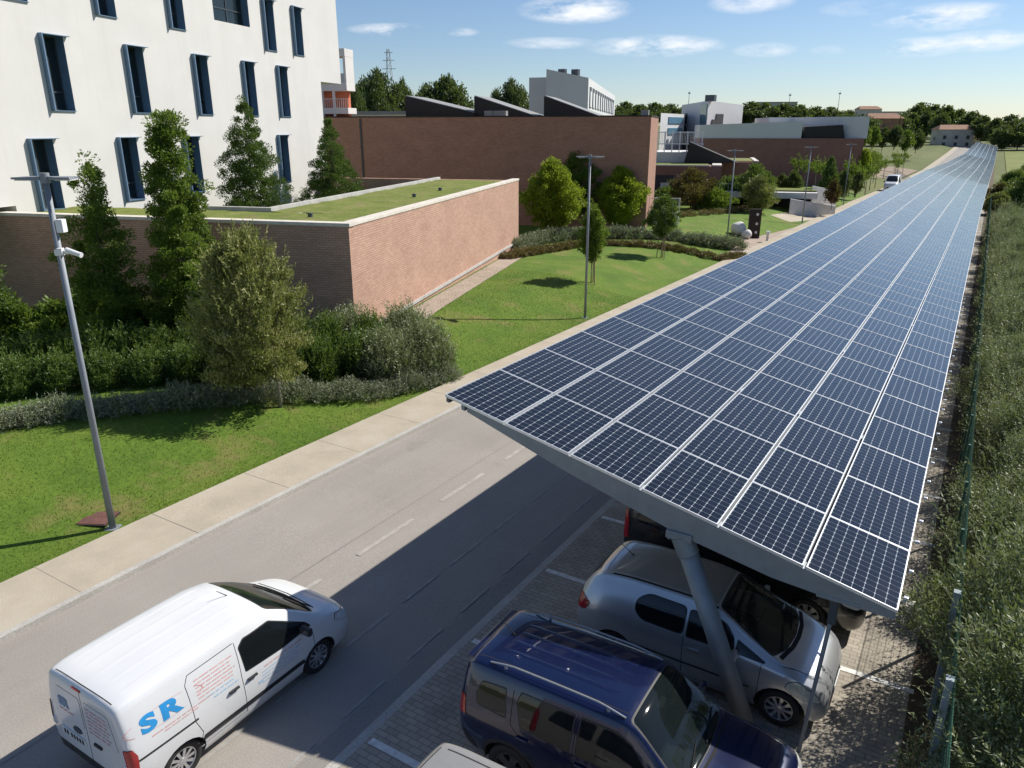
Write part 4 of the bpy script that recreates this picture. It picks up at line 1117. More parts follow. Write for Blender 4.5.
spm = bpy.data.meshes.new('trunk'); sp.to_mesh(spm); spm.materials.append(Mt['bark'])
for i in range(34):
    u = 848 + rr2.random() * 88; F = 100 + rr2.random() * 75
    if u < 862 and F > 112: F = 105
    q = pf(u, 150, F)
    if q.x > -14.6: 
        q.x = -15 - rr2.random() * 10
    t = thing('sapling', 'thin young sapling planted in rows on the lawn beside the far road', 'sapling', (q.x, q.y, gz(q.x, q.y)), rr2.random() * 6, 'saplings beside the far road')
    t.scale = (1, 1, 1.7 + rr2.random() * .8)
    for nm, m in (('trunk', spm), ('crown', sap)):
        o = bpy.data.objects.new(nm, m); COL.objects.link(o); o.parent = t
# ================================================================== the solar canopy
CX0, CX1 = -6.61, 0.0
CY0 = 8.78
PATH = [(-5, 4.12), (8.75, 4.10), (20, 3.97), (45, 3.66), (86, 3.38), (104, 3.30), (141, 2.77), (215, 2.16), (320, 3.5)]
BEND = [(60, 0), (104, .2), (141, .41), (215, .77), (320, 1.04)]     # the row swings a little to the right
def bx(y): return float(np.interp(y, [a for a, b in BEND], [b for a, b in BEND]))
def zl(y): return float(np.interp(y, [a for a, b in PATH], [b for a, b in PATH]))
SL = 1.5 / 6.61                            # fall towards the fence
def ztop(x, y): return zl(y) - (x - bx(y) - CX0) * SL
canopy = thing('solar_canopy', 'long sloping parking canopy covered with dark blue solar panels on galvanised steel frames', 'solar canopy', (CX0, CY0, 0))
off = Vector((CX0, CY0, 0))
PW, PL = 1.086, 1.559
ca = math.cos(math.atan(SL))
PITX = (CX1 - CX0 - .02) / 6               # horizontal pitch of the six rows
PWX = PW * ca
PITY = 1.575
NROW = 197
def panel_quads(i, j):
    x0 = CX0 + .012 + i * PITX; x1 = x0 + PWX; y0 = CY0 + j * PITY; y1 = y0 + PL; x0 += bx(y0); x1 += bx(y0)
    return x0, x1, y0, y1
def frame_bm(bm, x0, x1, y0, y1, o):
    def P(x, y, dz): return bm.verts.new((x - o[0], y - o[1], ztop(x, y) + dz))
    b = .012
    outer = [(x0, y0), (x1, y0), (x1, y1), (x0, y1)]; inner = [(x0 + b, y0 + b), (x1 - b, y0 + b), (x1 - b, y1 - b), (x0 + b, y1 - b)]
    to = [P(*q, .005) for q in outer]; ti = [P(*q, .005) for q in inner]; bo = [P(*q, -.038) for q in outer]
    for k in range(4):
        l = (k + 1) % 4
        bm.faces.new((to[k], to[l], ti[l], ti[k])); bm.faces.new((bo[k], bo[l], to[l], to[k]))
    bm.faces.new(bo[::-1])
def cells(x0, x1, y0, y1, o):
    b = .0115
    q = [(x0 + b, y0 + b), (x1 - b, y0 + b), (x1 - b, y1 - b), (x0 + b, y1 - b)]
    V = [(x - o[0], y - o[1], ztop(x, y)) for x, y in q]
    m = (1.02 - 8 * .1265) / 2; n = (1.533 - 12 * .1265) / 2
    UV = [(-m, -n), (1.02 - m, -n), (1.02 - m, 1.533 - n), (-m, 1.533 - n)]
    return V, UV
big_V, big_UV = [], []; big_fr = bmesh.new()
near = 0
for j in range(NROW):
    for i in range(6):
        x0, x1, y0, y1 = panel_quads(i, j)
        V, UV = cells(x0, x1, y0, y1, off)
        if near < 100:
            near += 1
            me = mesh_np('solar_panel', np.array(V), np.array([[0, 1, 2, 3]]), uv=np.array(UV))
            p = obj('solar_panel', me, Mt['solar_cells'], canopy)
            bm = bmesh.new(); frame_bm(bm, x0, x1, y0, y1, off); obj('frame', bm, Mt['aluminium'], p)
        else:
            big_V += V; big_UV += UV; frame_bm(big_fr, x0, x1, y0, y1, off)
n = len(big_V) // 4
me = mesh_np('far_solar_panels', np.array(big_V), np.arange(4 * n).reshape(n, 4), uv=np.array(big_UV))
far_p = obj('solar_panels', me, Mt['solar_cells'], canopy); far_p['kind'] = 'stuff'
obj('panel_frames', big_fr, Mt['aluminium'], far_p)
# purlins under the joints between the panel rows, and the gutter sheet under the panels
ys = [CY0 + .02] + list(np.arange(20, 318, 12)) + [215, 318]; ys = sorted(set(float(v) for v in ys))
def rail_bm(bm, xc, w_, top, h_):
    prev = None
    for y in ys:
        ring = [bm.verts.new((xc + bx(y) - off[0] + sx * w_ / 2, y - off[1], ztop(xc + bx(y) + sx * w_ / 2, y) + dz)) for sx, dz in ((-1, top), (1, top), (1, top - h_), (-1, top - h_))]
        if prev:
            for k in range(4): bm.faces.new((prev[k], prev[(k + 1) % 4], ring[(k + 1) % 4], ring[k]))
        else: bm.faces.new(ring[::-1])
        prev = ring
    bm.faces.new(prev)
for i in range(7):
    bm = bmesh.new()
    xc = CX0 + .012 + i * PITX - (PITX - PWX) / 2
    if i == 0: xc += .05
    if i == 6: xc -= .06
    rail_bm(bm, xc, .10 if 0 < i < 6 else .05, -.09 if 0 < i < 6 else -.042, .10 if 0 < i < 6 else .08)
    obj('purlin', bm, Mt['purlin_grey'], canopy)
bm = bmesh.new()
for i in range(6):
    rail_bm(bm, CX0 + .012 + i * PITX + PWX * .3, .06, -.042, .09); rail_bm(bm, CX0 + .012 + i * PITX + PWX * .75, .06, -.042, .09)
obj('rail', bm, Mt['galvanised'], canopy)
# clips along the low eave
for j in range(14):
    for d in (.4, 1.1):
        y = CY0 + j * PITY + d; obj('clip', box_bm(CX1 + .012 - off.x, y - off.y, ztop(CX1, y) - .03, .055, .045, .04, bev=.008), Mt['aluminium'], canopy)
# frames: a tapered beam, a leaning round column with a head plate, a tie rod at the fence side
def frame_at(y, first=False):
    o = off
    zc = lambda x: ztop(x, y)
    bm = bmesh.new()
    prof = [(-6.2, .03), (-4.58, .21), (-2.72, .33), (-1.5, .29), (-.6, .16), (-.06, .05)]
    t = .09
    for s in (0,):
        top = [(x, zc(x) - .045) for x, d in prof]; bot = [(x, zc(x) - .09 - d) for x, d in prof]
        A = [bm.verts.new((x - o.x, y - t - o.y, z)) for x, z in top]; B = [bm.verts.new((x - o.x, y - t - o.y, z)) for x, z in bot]
        A2 = [bm.verts.new((x - o.x, y + t - o.y, z)) for x, z in top]; B2 = [bm.verts.new((x - o.x, y + t - o.y, z)) for x, z in bot]
        for k in range(len(prof) - 1):
            bm.faces.new((B[k], B[k + 1], A[k + 1], A[k])); bm.faces.new((B2[k + 1], B2[k], A2[k], A2[k + 1]))
            bm.faces.new((A[k], A[k + 1], A2[k + 1], A2[k])); bm.faces.new((B[k + 1], B[k], B2[k], B2[k + 1]))
        bm.faces.new((B[0], A[0], A2[0], B2[0])); bm.faces.new((A[-1], B[-1], B2[-1], A2[-1]))
    beam = obj('beam', bm, Mt['galvanised'], canopy)
    gd = dip(y)
    bm = bmesh.new()
    hx = -2.72; hz = zc(hx) - .46
    add_tube(bm, (-1.53 - o.x, y - o.y, gd - .1), (hx - o.x, y - o.y, hz), .135, .135, 20)
    c = obj('column', bm, Mt['galvanised'], canopy, smooth=False)
    for f in c.data.polygons: f.use_smooth = abs(f.normal.z) < .8
    bm = bmesh.new()
    add_box(bm, hx - .02 - o.x, y - .0 - o.y, hz + .03, .36, .26, .12, bev=.01)
    add_tube(bm, (hx + .10 - o.x, y - o.y, hz - .25), (hx - .02 - o.x, y - o.y, hz + .0), .15, .15, 20)
    for sx in (-.16, 0, .16):
        for sz in (-.04, .10): add_tube(bm, (hx + sx * .8 - .02 - o.x, y - .14 - o.y, hz + .0 + sz * .6), (hx + sx * .8 - .02 - o.x, y - .125 - o.y, hz + .0 + sz * .6), .016, .016, 6)
    obj('head_plate', bm, Mt['galvanised'], c)
    bm = bmesh.new(); add_box(bm, -1.53 - o.x, y - o.y, gd + .02, .5, .42, .03)
    for a in (-.18, .18):
        for b in (-.15, .15): add_tube(bm, (-1.53 + a - o.x, y + b - o.y, gd), (-1.53 + a - o.x, y + b - o.y, gd + .07), .018, .018, 6)
    obj('base_plate', bm, Mt['galvanised'], c)
    bm = bmesh.new()
    add_tube(bm, (-.88 - o.x, y - .02 - o.y, gd - .05), (-.74 - o.x, y - .02 - o.y, zc(-.74) - .52), .026, .026, 10)
    tr_ = obj('tie_rod', bm, Mt['lamp_grey'], canopy)
    bm = bmesh.new(); add_box(bm, -.735 - o.x, y - .02 - o.y, zc(-.74) - .48, .10, .07, .34, bev=.01); add_box(bm, -.74 - o.x, y - .02 - o.y, zc(-.74) - .30, .06, .06, .16)
    obj('fork', bm, Mt['window_frame'], tr_)
    bm = bmesh.new(); add_box(bm, -.70 - o.x, y - .0 - o.y, zc(-.70) - .25, .5, .2, .05, bev=.01); obj('bracket', bm, Mt['galvanised'], canopy)
yy = 8.88
for k in range(18):
    frame_at(yy); yy += 5.0
# far frames in one part: they show only as shadowed posts between the cars
bm = bmesh.new()
while yy < 316:
    z = zl(yy); add_tube(bm, (-1.53 - off.x, yy - off.y, dip(yy) - .1), (-2.7 - off.x, yy - off.y, ztop(-2.7, yy) - .34), .135, .135, 8)
    b_ = bx(yy); add_tube(bm, (-5.6 + b_ - off.x, yy - off.y, ztop(-5.6 + b_, yy) - .28), (-.5 + b_ - off.x, yy - off.y, ztop(-.5 + b_, yy) - .28), .1, .1, 6); yy += 5.0
o = obj('far_frames', bm, Mt['galvanised'], canopy); o['kind'] = 'stuff'; o.name = 'frames'

# ================================================================== the green mesh fence
fence = thing('mesh_fence', 'green wire mesh fence with grey posts between the parking bays and the hedge', 'fence', (0.62, 0, 0))
FH = 2.03
y = 4.5; py = []
while y < 96:
    bm = bmesh.new()
    gd = dip(y)
    add_box(bm, -.03, y, gd + FH / 2 + .02, .075 if y < 11 else .04, .09 if y < 11 else .05, FH + .12, bev=.006); add_box(bm, -.03, y, gd + FH + .085, *((.085, .10) if y < 11 else (.045, .055)), .02)
    obj('post', bm, Mt['post_grey' if y < 11 else 'fence_green'], fence); py.append(y); y += 2.0
wires = bmesh.new()
def wire(bm, p0, p1, r):
    add_tube(bm, p0, p1, r, r, 4, caps=False)
for a, b in zip(py, py[1:]):
    near_ = a < 22
    bm = bmesh.new() if near_ else wires
    da, db = dip(a), dip(b)
    for z in (.06, .26, .46, .66, .86, 1.06, 1.26, 1.46, 1.66, 1.86, 2.02): wire(bm, (.03, a, da + z), (.03, b, db + z), .004 if z < 2 else .008)
    n = 40 if near_ else 10
    for k in range(n):
        yy = a + (b - a) * (k + .5) / n; wire(bm, (.034, yy, da + .03), (.034, yy, da + FH), .0028 if near_ else .004)
    if near_: obj('mesh_panel', bm, Mt['fence_green'], fence)
o = obj('mesh_panels', wires, Mt['fence_green'], fence); o['kind'] = 'stuff'
# ================================================================== vehicles
def pchip(xs, ys, x):
    xs, ys, x = np.asarray(xs, float), np.asarray(ys, float), np.asarray(x, float)
    h = np.diff(xs); d = np.diff(ys) / h; m = np.zeros_like(ys)
    for k in range(1, len(xs) - 1):
        if d[k - 1] * d[k] > 0:
            w1, w2 = 2 * h[k] + h[k - 1], h[k] + 2 * h[k - 1]; m[k] = (w1 + w2) / (w1 / d[k - 1] + w2 / d[k])
    m[0], m[-1] = d[0], d[-1]
    i = np.clip(np.searchsorted(xs, x) - 1, 0, len(xs) - 2); t = (x - xs[i]) / h[i]
    return (ys[i] * (1 + 2 * t) * (1 - t) ** 2 + m[i] * h[i] * t * (1 - t) ** 2 + ys[i + 1] * t * t * (3 - 2 * t) + m[i + 1] * h[i] * t * t * (t - 1))
def loft_body(st):
    """closed body shell from stations (x, zb, w0, z1, w1, zs, ws, ze, we, zt)"""
    st = np.array(st, float); X = st[:, 0]
    xs = []
    for a, b in zip(X, X[1:]):
        n = max(1, int(math.ceil((b - a) / .07)))
        xs += [a + (b - a) * k / n for k in range(n)]
    xs.append(X[-1]); xs = np.array(xs)
    c = [pchip(X, st[:, k], xs) for k in range(1, 10)]
    bm = bmesh.new(); rings = []
    for i, x in enumerate(xs):
        zb, w0, z1, w1, zs, ws, ze, we, zt = [q[i] for q in c]
        half = [(0, zb), (w0 * .5, zb)]
        ctrl = [(w0, zb), (w1, z1), (ws, zs), (we, ze)]
        def cr(p0, p1, p2, p3, t):
            return tuple(.5 * ((2 * p1[k]) + (-p0[k] + p2[k]) * t + (2 * p0[k] - 5 * p1[k] + 4 * p2[k] - p3[k]) * t * t + (-p0[k] + 3 * p1[k] - 3 * p2[k] + p3[k]) * t ** 3) for k in (0, 1))
        p = [(w0 - .12, zb - .02)] + ctrl
        for k, n in ((0, 5), (1, 5)):
            for s in range(n): half.append(cr(p[k], p[k + 1], p[k + 2], p[k + 3], s / n))
        (sy, sz), (ey, ez) = ctrl[2], ctrl[3]
        for s in range(7):
            t = s / 7; bul = .018 * math.sin(math.pi * t) * min(1, (ez - sz) / .3)
            half.append((sy + (ey - sy) * t + bul, sz + (ez - sz) * t))
        for s in range(9):
            t = s / 8; th = t * math.pi / 2
            y = ey * math.cos(th) ** .8 if s < 8 else 0.0
            half.append((y, ez + (zt - ez) * math.sin(th) ** 1.0))
        ring = [bm.verts.new((x, -y, z)) for y, z in half] + [bm.verts.new((x, y, z)) for y, z in half[-2:0:-1]]
        rings.append(ring)
    for a, b in zip(rings, rings[1:]):
        n = len(a)
        for k in range(n):
            bm.faces.new((a[k], b[k], b[(k + 1) % n], a[(k + 1) % n]))
    bm.faces.new(rings[0]); bm.faces.new(rings[-1][::-1])
    bmesh.ops.recalc_face_normals(bm, faces=bm.faces[:])
    return bm
def hull2(pts):
    pts = sorted(set(map(tuple, pts)))
    def half(ps):
        h = []
        for p in ps:
            while len(h) > 1 and (h[-1][0] - h[-2][0]) * (p[1] - h[-2][1]) - (h[-1][1] - h[-2][1]) * (p[0] - h[-2][0]) <= 0: h.pop()
            h.append(p)
        return h[:-1]
    return half(pts) + half(pts[::-1])
def round_poly(pts, r=.05, n=3):
    pts = hull2(pts); out = []
    for i, p in enumerate(pts):
        a, b = Vector(pts[i - 1]), Vector(pts[(i + 1) % len(pts)]); p = Vector(p)
        ra = min(r, (a - p).length * .4); rb = min(r, (b - p).length * .4)
        s, e = p + (a - p).normalized() * ra, p + (b - p).normalized() * rb
        for k in range(n + 1):
            t = k / n; out.append(tuple(s * (1 - t) ** 2 + p * 2 * t * (1 - t) + e * t * t))
    return hull2(out)
AXES = {'side': (0, 2), 'top': (0, 1), 'end': (1, 2)}
def inside(poly, x, y):
    for (ax, ay), (bx, by) in zip(poly, poly[1:] + poly[:1]):
        if (bx - ax) * (y - ay) - (by - ay) * (x - ax) < -1e-7: return False
    return True
def cut_region(bm, poly, proj, cond):
    """cut the shell along the outline (seen from the side, above or the end) and return the faces inside"""
    i, j = AXES[proj]; xs = [p[0] for p in poly]; ys = [p[1] for p in poly]
    lo = (min(xs) - .001, min(ys) - .001); hi = (max(xs) + .001, max(ys) + .001)
    bm.normal_update()
    def cand():
        out = []
        for f in bm.faces:
            if not cond(f): continue
            cx = [v.co[i] for v in f.verts]; cy = [v.co[j] for v in f.verts]
            if max(cx) < lo[0] or min(cx) > hi[0] or max(cy) < lo[1] or min(cy) > hi[1]: continue
            out.append(f)
        return out
    for a, b in zip(poly, poly[1:] + poly[:1]):
        co = [0, 0, 0]; no = [0, 0, 0]
        co[i], co[j] = a; no[i], no[j] = b[1] - a[1], -(b[0] - a[0])
        fs = cand()
        if not fs: return []
        gm = set(fs)
        for f in fs: gm.update(f.edges); gm.update(f.verts)
        bmesh.ops.bisect_plane(bm, geom=list(gm), dist=1e-5, plane_co=co, plane_no=no)
    bm.normal_update()
    out = []
    for f in cand():
        c = f.calc_center_median()
        if inside(poly, c[i], c[j]): out.append(f)
    return out
RIGHT = lambda f: f.normal.y < -.28
LEFT = lambda f: f.normal.y > .28
UP = lambda f: f.normal.z > .12
BACK = lambda f: f.normal.x < -.3
FRONT = lambda f: f.normal.x > .3
def wheel(parent, name, x, y, r, w_, rim, spokes, side):
    """tyre as the wheel, with the rim and its hub inside it"""
    bm = bmesh.new(); m = Matrix.Translation((x, y, r)) @ Matrix.Rotation(math.pi / 2 * side, 4, 'X')   # local z points outwards
    h = w_ / 2
    add_lathe(bm, [(r * .64, -h), (r * .9, -h), (r * .985, -h * .78), (r, -h * .4), (r, h * .4), (r * .985, h * .78), (r * .93, h), (r * .68, h), (r * .645, h * .8), (r * .64, h * .2)], 40, m)
    t = obj('wheel', bm, Mt['rubber'], parent, smooth=True)
    bm = bmesh.new(); R = r * .655
    rg = add_lathe(bm, [(R, h * .85), (R * .95, h * .80), (R * .93, h * .2), (.001, h * .1)], 40, m)
    dk = obj('rim_barrel', bm, Mt['alloy_dark'], t, smooth=True)
    bm = bmesh.new()
    add_lathe(bm, [(R * 1.01, h * .82), (R * 1.0, h * .9), (R * .93, h * .9), (R * .92, h * .75)], 40, m)
    add_lathe(bm, [(R * .26, h * .6), (R * .24, h * .85), (.001, h * .9)], 24, m)
    for k in range(spokes):
        a = 2 * math.pi * k / spokes; wd = R * (1.35 if spokes > 7 else 1.7) / spokes * 1.6
        vs = []
        for rr_, hw, zz in ((R * .2, wd * .42, h * .80), (R * .6, wd * .40, h * .84), (R * .96, wd * .62, h * .80)):
            for s in (-1, 1):
                for dz in (0, -h * .25):
                    p = Vector((rr_ * math.cos(a) - s * hw * math.sin(a), rr_ * math.sin(a) + s * hw * math.cos(a), zz + dz)); vs.append(bm.verts.new(m @ p))
        for q in range(2):
            o = q * 4; A = vs[o:o + 4]; B = vs[o + 4:o + 8]
            for (u, v) in ((0, 2), (2, 3), (3, 1), (1, 0)): bm.faces.new((A[u], A[v], B[v], B[u]))
    bmesh.ops.recalc_face_normals(bm, faces=bm.faces[:])
    obj('rim', bm, Mt[rim], t)
    return t
def build_car(name, label, cat, loc, rz, S):
    root = thing(name, label, cat, loc, rz, S.get('group'))
    bm = loft_body(S['st'])
    lay = bm.faces.layers.int.new('part')
    parts = {0: ('body', S['paint'], 0.0)}
    def region(pname, mat, poly, proj, cond, off=0.0, r=.04, seal=0.0, rnd=True):
        P = round_poly(poly, r) if rnd else hull2(poly)
        if seal:
            cx = sum(p[0] for p in P) / len(P); cy = sum(p[1] for p in P) / len(P)
            sx = max(abs(p[0] - cx) for p in P); sy = max(abs(p[1] - cy) for p in P)
            P2 = [(cx + (p[0] - cx) * (1 + seal / sx), cy + (p[1] - cy) * (1 + seal / sy)) for p in P]
            for f in cut_region(bm, P2, proj, cond): f[lay] = -1
        fs = cut_region(bm, P, proj, cond)
        if not fs: return
        pid = max(parts) + 1; parts[pid] = (pname, mat, off)
        for f in fs: f[lay] = pid
    # wheel arches
    for wx, wr in S['wheels']:
        R = wr + S.get('arch', .045)
        circ = [(wx + R * math.cos(2 * math.pi * k / 22), wr + .01 + R * math.sin(2 * math.pi * k / 22)) for k in range(22)]
        if S.get('arch_trim'):
            c2 = [(wx + (R + .06) * math.cos(2 * math.pi * k / 22), wr + .01 + (R + .06) * math.sin(2 * math.pi * k / 22)) for k in range(22)]
            for cnd in (RIGHT, LEFT):
                for f in cut_region(bm, hull2(c2), 'side', cnd): f[lay] = -2
        cnd = lambda f: abs(f.calc_center_median().y) > .42 and f.calc_center_median().z < 2 * wr + .14
        dele = cut_region(bm, hull2(circ), 'side', cnd)
        bmesh.ops.delete(bm, geom=dele, context='FACES')
    for R_ in S['regions']:
        region(*R_[:5], **(R_[5] if len(R_) > 5 else {}))
    for seam in S.get('seams', []):
        proj, cond, pts, wd = seam
        for a, b in zip(pts, pts[1:]):
            d = Vector((b[0] - a[0], b[1] - a[1])); n = Vector((-d.y, d.x)).normalized() * wd / 2
            fs = cut_region(bm, hull2([(a[0] + n.x, a[1] + n.y), (a[0] - n.x, a[1] - n.y), (b[0] - n.x, b[1] - n.y), (b[0] + n.x, b[1] + n.y)]), proj, cond)
            for f in fs:
                if f[lay] == 0 or proj == 'end': f[lay] = -3
    bm.normal_update()
    bvh = BVHTree.FromBMesh(bm)
    # split into one mesh per part; every mesh keeps the shading normals of the whole shell
    slot = {0: 0, -1: 1, -2: 1, -3: 2}
    groups = {}
    for f in bm.faces: groups.setdefault(f[lay] if f[lay] > 0 else 0, []).append(f)
    objs = {}
    for pid, fs in groups.items():
        nm, mt, off = parts[pid]; vid = {}; V = []; NN = []; F = []; MI = []
        for f in fs:
            q = []
            for v in f.verts:
                if v not in vid:
                    vid[v] = len(V); V.append(tuple(v.co + v.normal * off)); NN.append(tuple(v.normal))
                q.append(vid[v])
            F.append(q); MI.append(slot.get(f[lay], 0) if pid == 0 else 0)
        me = bpy.data.meshes.new(nm); me.from_pydata(V, [], F); me.update()
        o = obj(nm, me, [Mt[mt], Mt['black_trim'], Mt['gap_black']] if pid == 0 else Mt[mt], root, smooth=True)
        me.polygons.foreach_set('material_index', MI)
        me.normals_split_custom_set_from_vertices(NN)
        objs.setdefault(nm, []).append(o)
    bm.free()
    # wheels, wells, underside and interior
    for wx, wr in S['wheels']:
        for s in (-1, 1):
            yw = S['track']
            wheel(root, 'wheel', wx, s * yw, wr, S.get('tw', .19), S['rim'][0], S['rim'][1], -s if False else (1 if s < 0 else -1))
    b = bmesh.new(); x0, x1 = S['st'][0][0], S['st'][-1][0]; wm = S['track']
    zf = S['floor']
    add_box(b, (x0 + x1) / 2, 0, zf, (x1 - x0) * .86, wm * 1.28, .04)
    for wx, wr in S['wheels']:
        R = wr + .04; prev = None
        for s in (-1, 1):
            prev = None
            for k in range(13):
                a = math.pi * k / 12 - .0; p = (wx + R * math.cos(a), wr + R * math.sin(a))
                cur = [b.verts.new((p[0], s * (wm + .12), p[1])), b.verts.new((p[0], s * (wm - .22), p[1]))]
                if prev: b.faces.new((prev[0], prev[1], cur[1], cur[0]))
                prev = cur
    obj('underbody', b, Mt['gap_black'], root)
    b = bmesh.new()
    for (sx, sy, w_, hb) in S['seats']:
        add_box(b, sx, sy, zf + .32, .5, w_, .22, bev=.05)
        m = Matrix.Translation((sx - .28, sy, zf + .68)) @ Matrix.Rotation(-.22, 4, 'Y') @ Matrix.Diagonal((.14, w_, hb, 1))
        r = bmesh.ops.create_cube(b, size=1, matrix=m); bmesh.ops.bevel(b, geom=list({e for v in r['verts'] for e in v.link_edges}), offset=.04, segments=2, affect='EDGES')
        if w_ < .7: add_box(b, sx - .37, sy, zf + .72 + hb / 2 + .06, .1, .26, .17, bev=.03)
    obj('seats', b, Mt['seat_cloth'], root, smooth=False)
    dx, dz, dw = S['dash']
    b = bmesh.new(); add_box(b, dx, 0, dz - .15, .5, dw, .3, bev=.06)
    add_lathe(b, [(.17, 0), (.19, .012), (.17, .024), (.15, .012), (.17, 0)], 20, Matrix.Translation((dx - .42, .35, dz - .02)) @ Matrix.Rotation(-1.1, 4, 'Y'))
    obj('dashboard', b, Mt['black_trim'], root)
    # door mirrors
    for s in (-1, 1):
        mx, my, mz = S['mirror']
        b = bmesh.new(); add_box(b, mx, s * (my + .12), mz, .09, .20, .14, bev=.035); add_box(b, mx + .02, s * (my + .01), mz - .04, .07, .12, .05, bev=.015)
        mo = obj('mirror', b, Mt[S.get('mirror_mat', S['paint'])], root)
        obj('mirror_glass', box_bm(mx - .047, s * (my + .12), mz, .006, .16, .10), Mt['dark_lens'], mo)
    # things fixed on the skin: handles, wipers, badges
    def on_side(x, z, s=-1, out=.0):
        h = bvh.ray_cast(Vector((x, s * 3, z)), Vector((0, -s, 0)))
        return (h[0] + h[1] * out, h[1]) if h[0] is not None else (Vector((x, s * .8, z)), Vector((0, s, 0)))
    for x, z, m_ in S.get('handles', []):
        for s in (-1, 1):
            p, n = on_side(x, z, s, .018); b = bmesh.new(); add_box(b, p.x, p.y, p.z, .17, .035, .035, bev=.012)
            obj('door_handle', b, Mt[m_], root)
    root['_'] = 0; del root['_']
    return root, bvh, objs
def decal(parent, name, bvh, geo_pts, faces, mat, s=-1, off=.003, proj='side'):
    """lay a flat outline (x, z) on the body side, or (y, z) on the tail, by casting it onto the skin"""
    V = []
    for a, b in geo_pts:
        o, d = (Vector((a, s * 3, b)), Vector((0, -s, 0))) if proj == 'side' else (Vector((-6, a, b)), Vector((1, 0, 0)))
        h = bvh.ray_cast(o, d)
        V.append(tuple(h[0] + h[1] * off) if h[0] is not None else (a, s * .85, b) if proj == 'side' else (-2, a, b))
    me = bpy.data.meshes.new(name); me.from_pydata(V, [], faces); me.update()
    return obj(name, me, Mt[mat], parent)
def strip(u0, v0, u1, v1, h, n=6):
    P = []; F = []
    for k in range(n + 1):
        t = k / n; u, v = u0 + (u1 - u0) * t, v0 + (v1 - v0) * t
        P += [(u, v), (u, v + h)]
    for k in range(n): F.append((2 * k, 2 * k + 2, 2 * k + 3, 2 * k + 1))
    return P, F
def text_geo(body, size, sx=1.0, bold=.0):
    cu = bpy.data.curves.new('lettering', 'FONT'); cu.body = body; cu.size = size; cu.offset = bold; cu.resolution_u = 4
    o = bpy.data.objects.new('lettering', cu); COL.objects.link(o)
    bpy.context.view_layer.update()
    me = o.evaluated_get(bpy.context.evaluated_depsgraph_get()).to_mesh()
    bm = bmesh.new(); bm.from_mesh(me); o.evaluated_get(bpy.context.evaluated_depsgraph_get()).to_mesh_clear()
    bpy.data.objects.remove(o); bpy.data.curves.remove(cu)
    for k in range(1, 12):
        bmesh.ops.bisect_plane(bm, geom=bm.verts[:] + bm.edges[:] + bm.faces[:], plane_co=(k * size * .12, 0, 0), plane_no=(1, 0, 0))
    P = [(v.co.x * sx, v.co.y) for v in bm.verts]; bm.verts.index_update()
    F = [[v.index for v in f.verts] for f in bm.faces]; bm.free()
    return P, F
def words(parent, bvh, rows, mat, seed, s=-1, proj='side', flip=1):
    """rows of small print too fine to read: broken into word-long dashes"""
    rr = random.Random(seed); P = []; F = []
    for (u0, v0, u1, v1, h) in rows:
        L = math.hypot(u1 - u0, v1 - v0); t = 0
        while t < L - .02:
            w_ = min(rr.uniform(.05, .16), L - t); a, b = t / L, (t + w_) / L
            p, f = strip(u0 + (u1 - u0) * a, v0 + (v1 - v0) * a, u0 + (u1 - u0) * b, v0 + (v1 - v0) * b, h, 2)
            F += [tuple(i + len(P) for i in q) for q in f]; P += p; t += w_ + .022
    return decal(parent, 'small_print', bvh, P, F, mat, s, .003 if proj == 'side' else .010, proj)

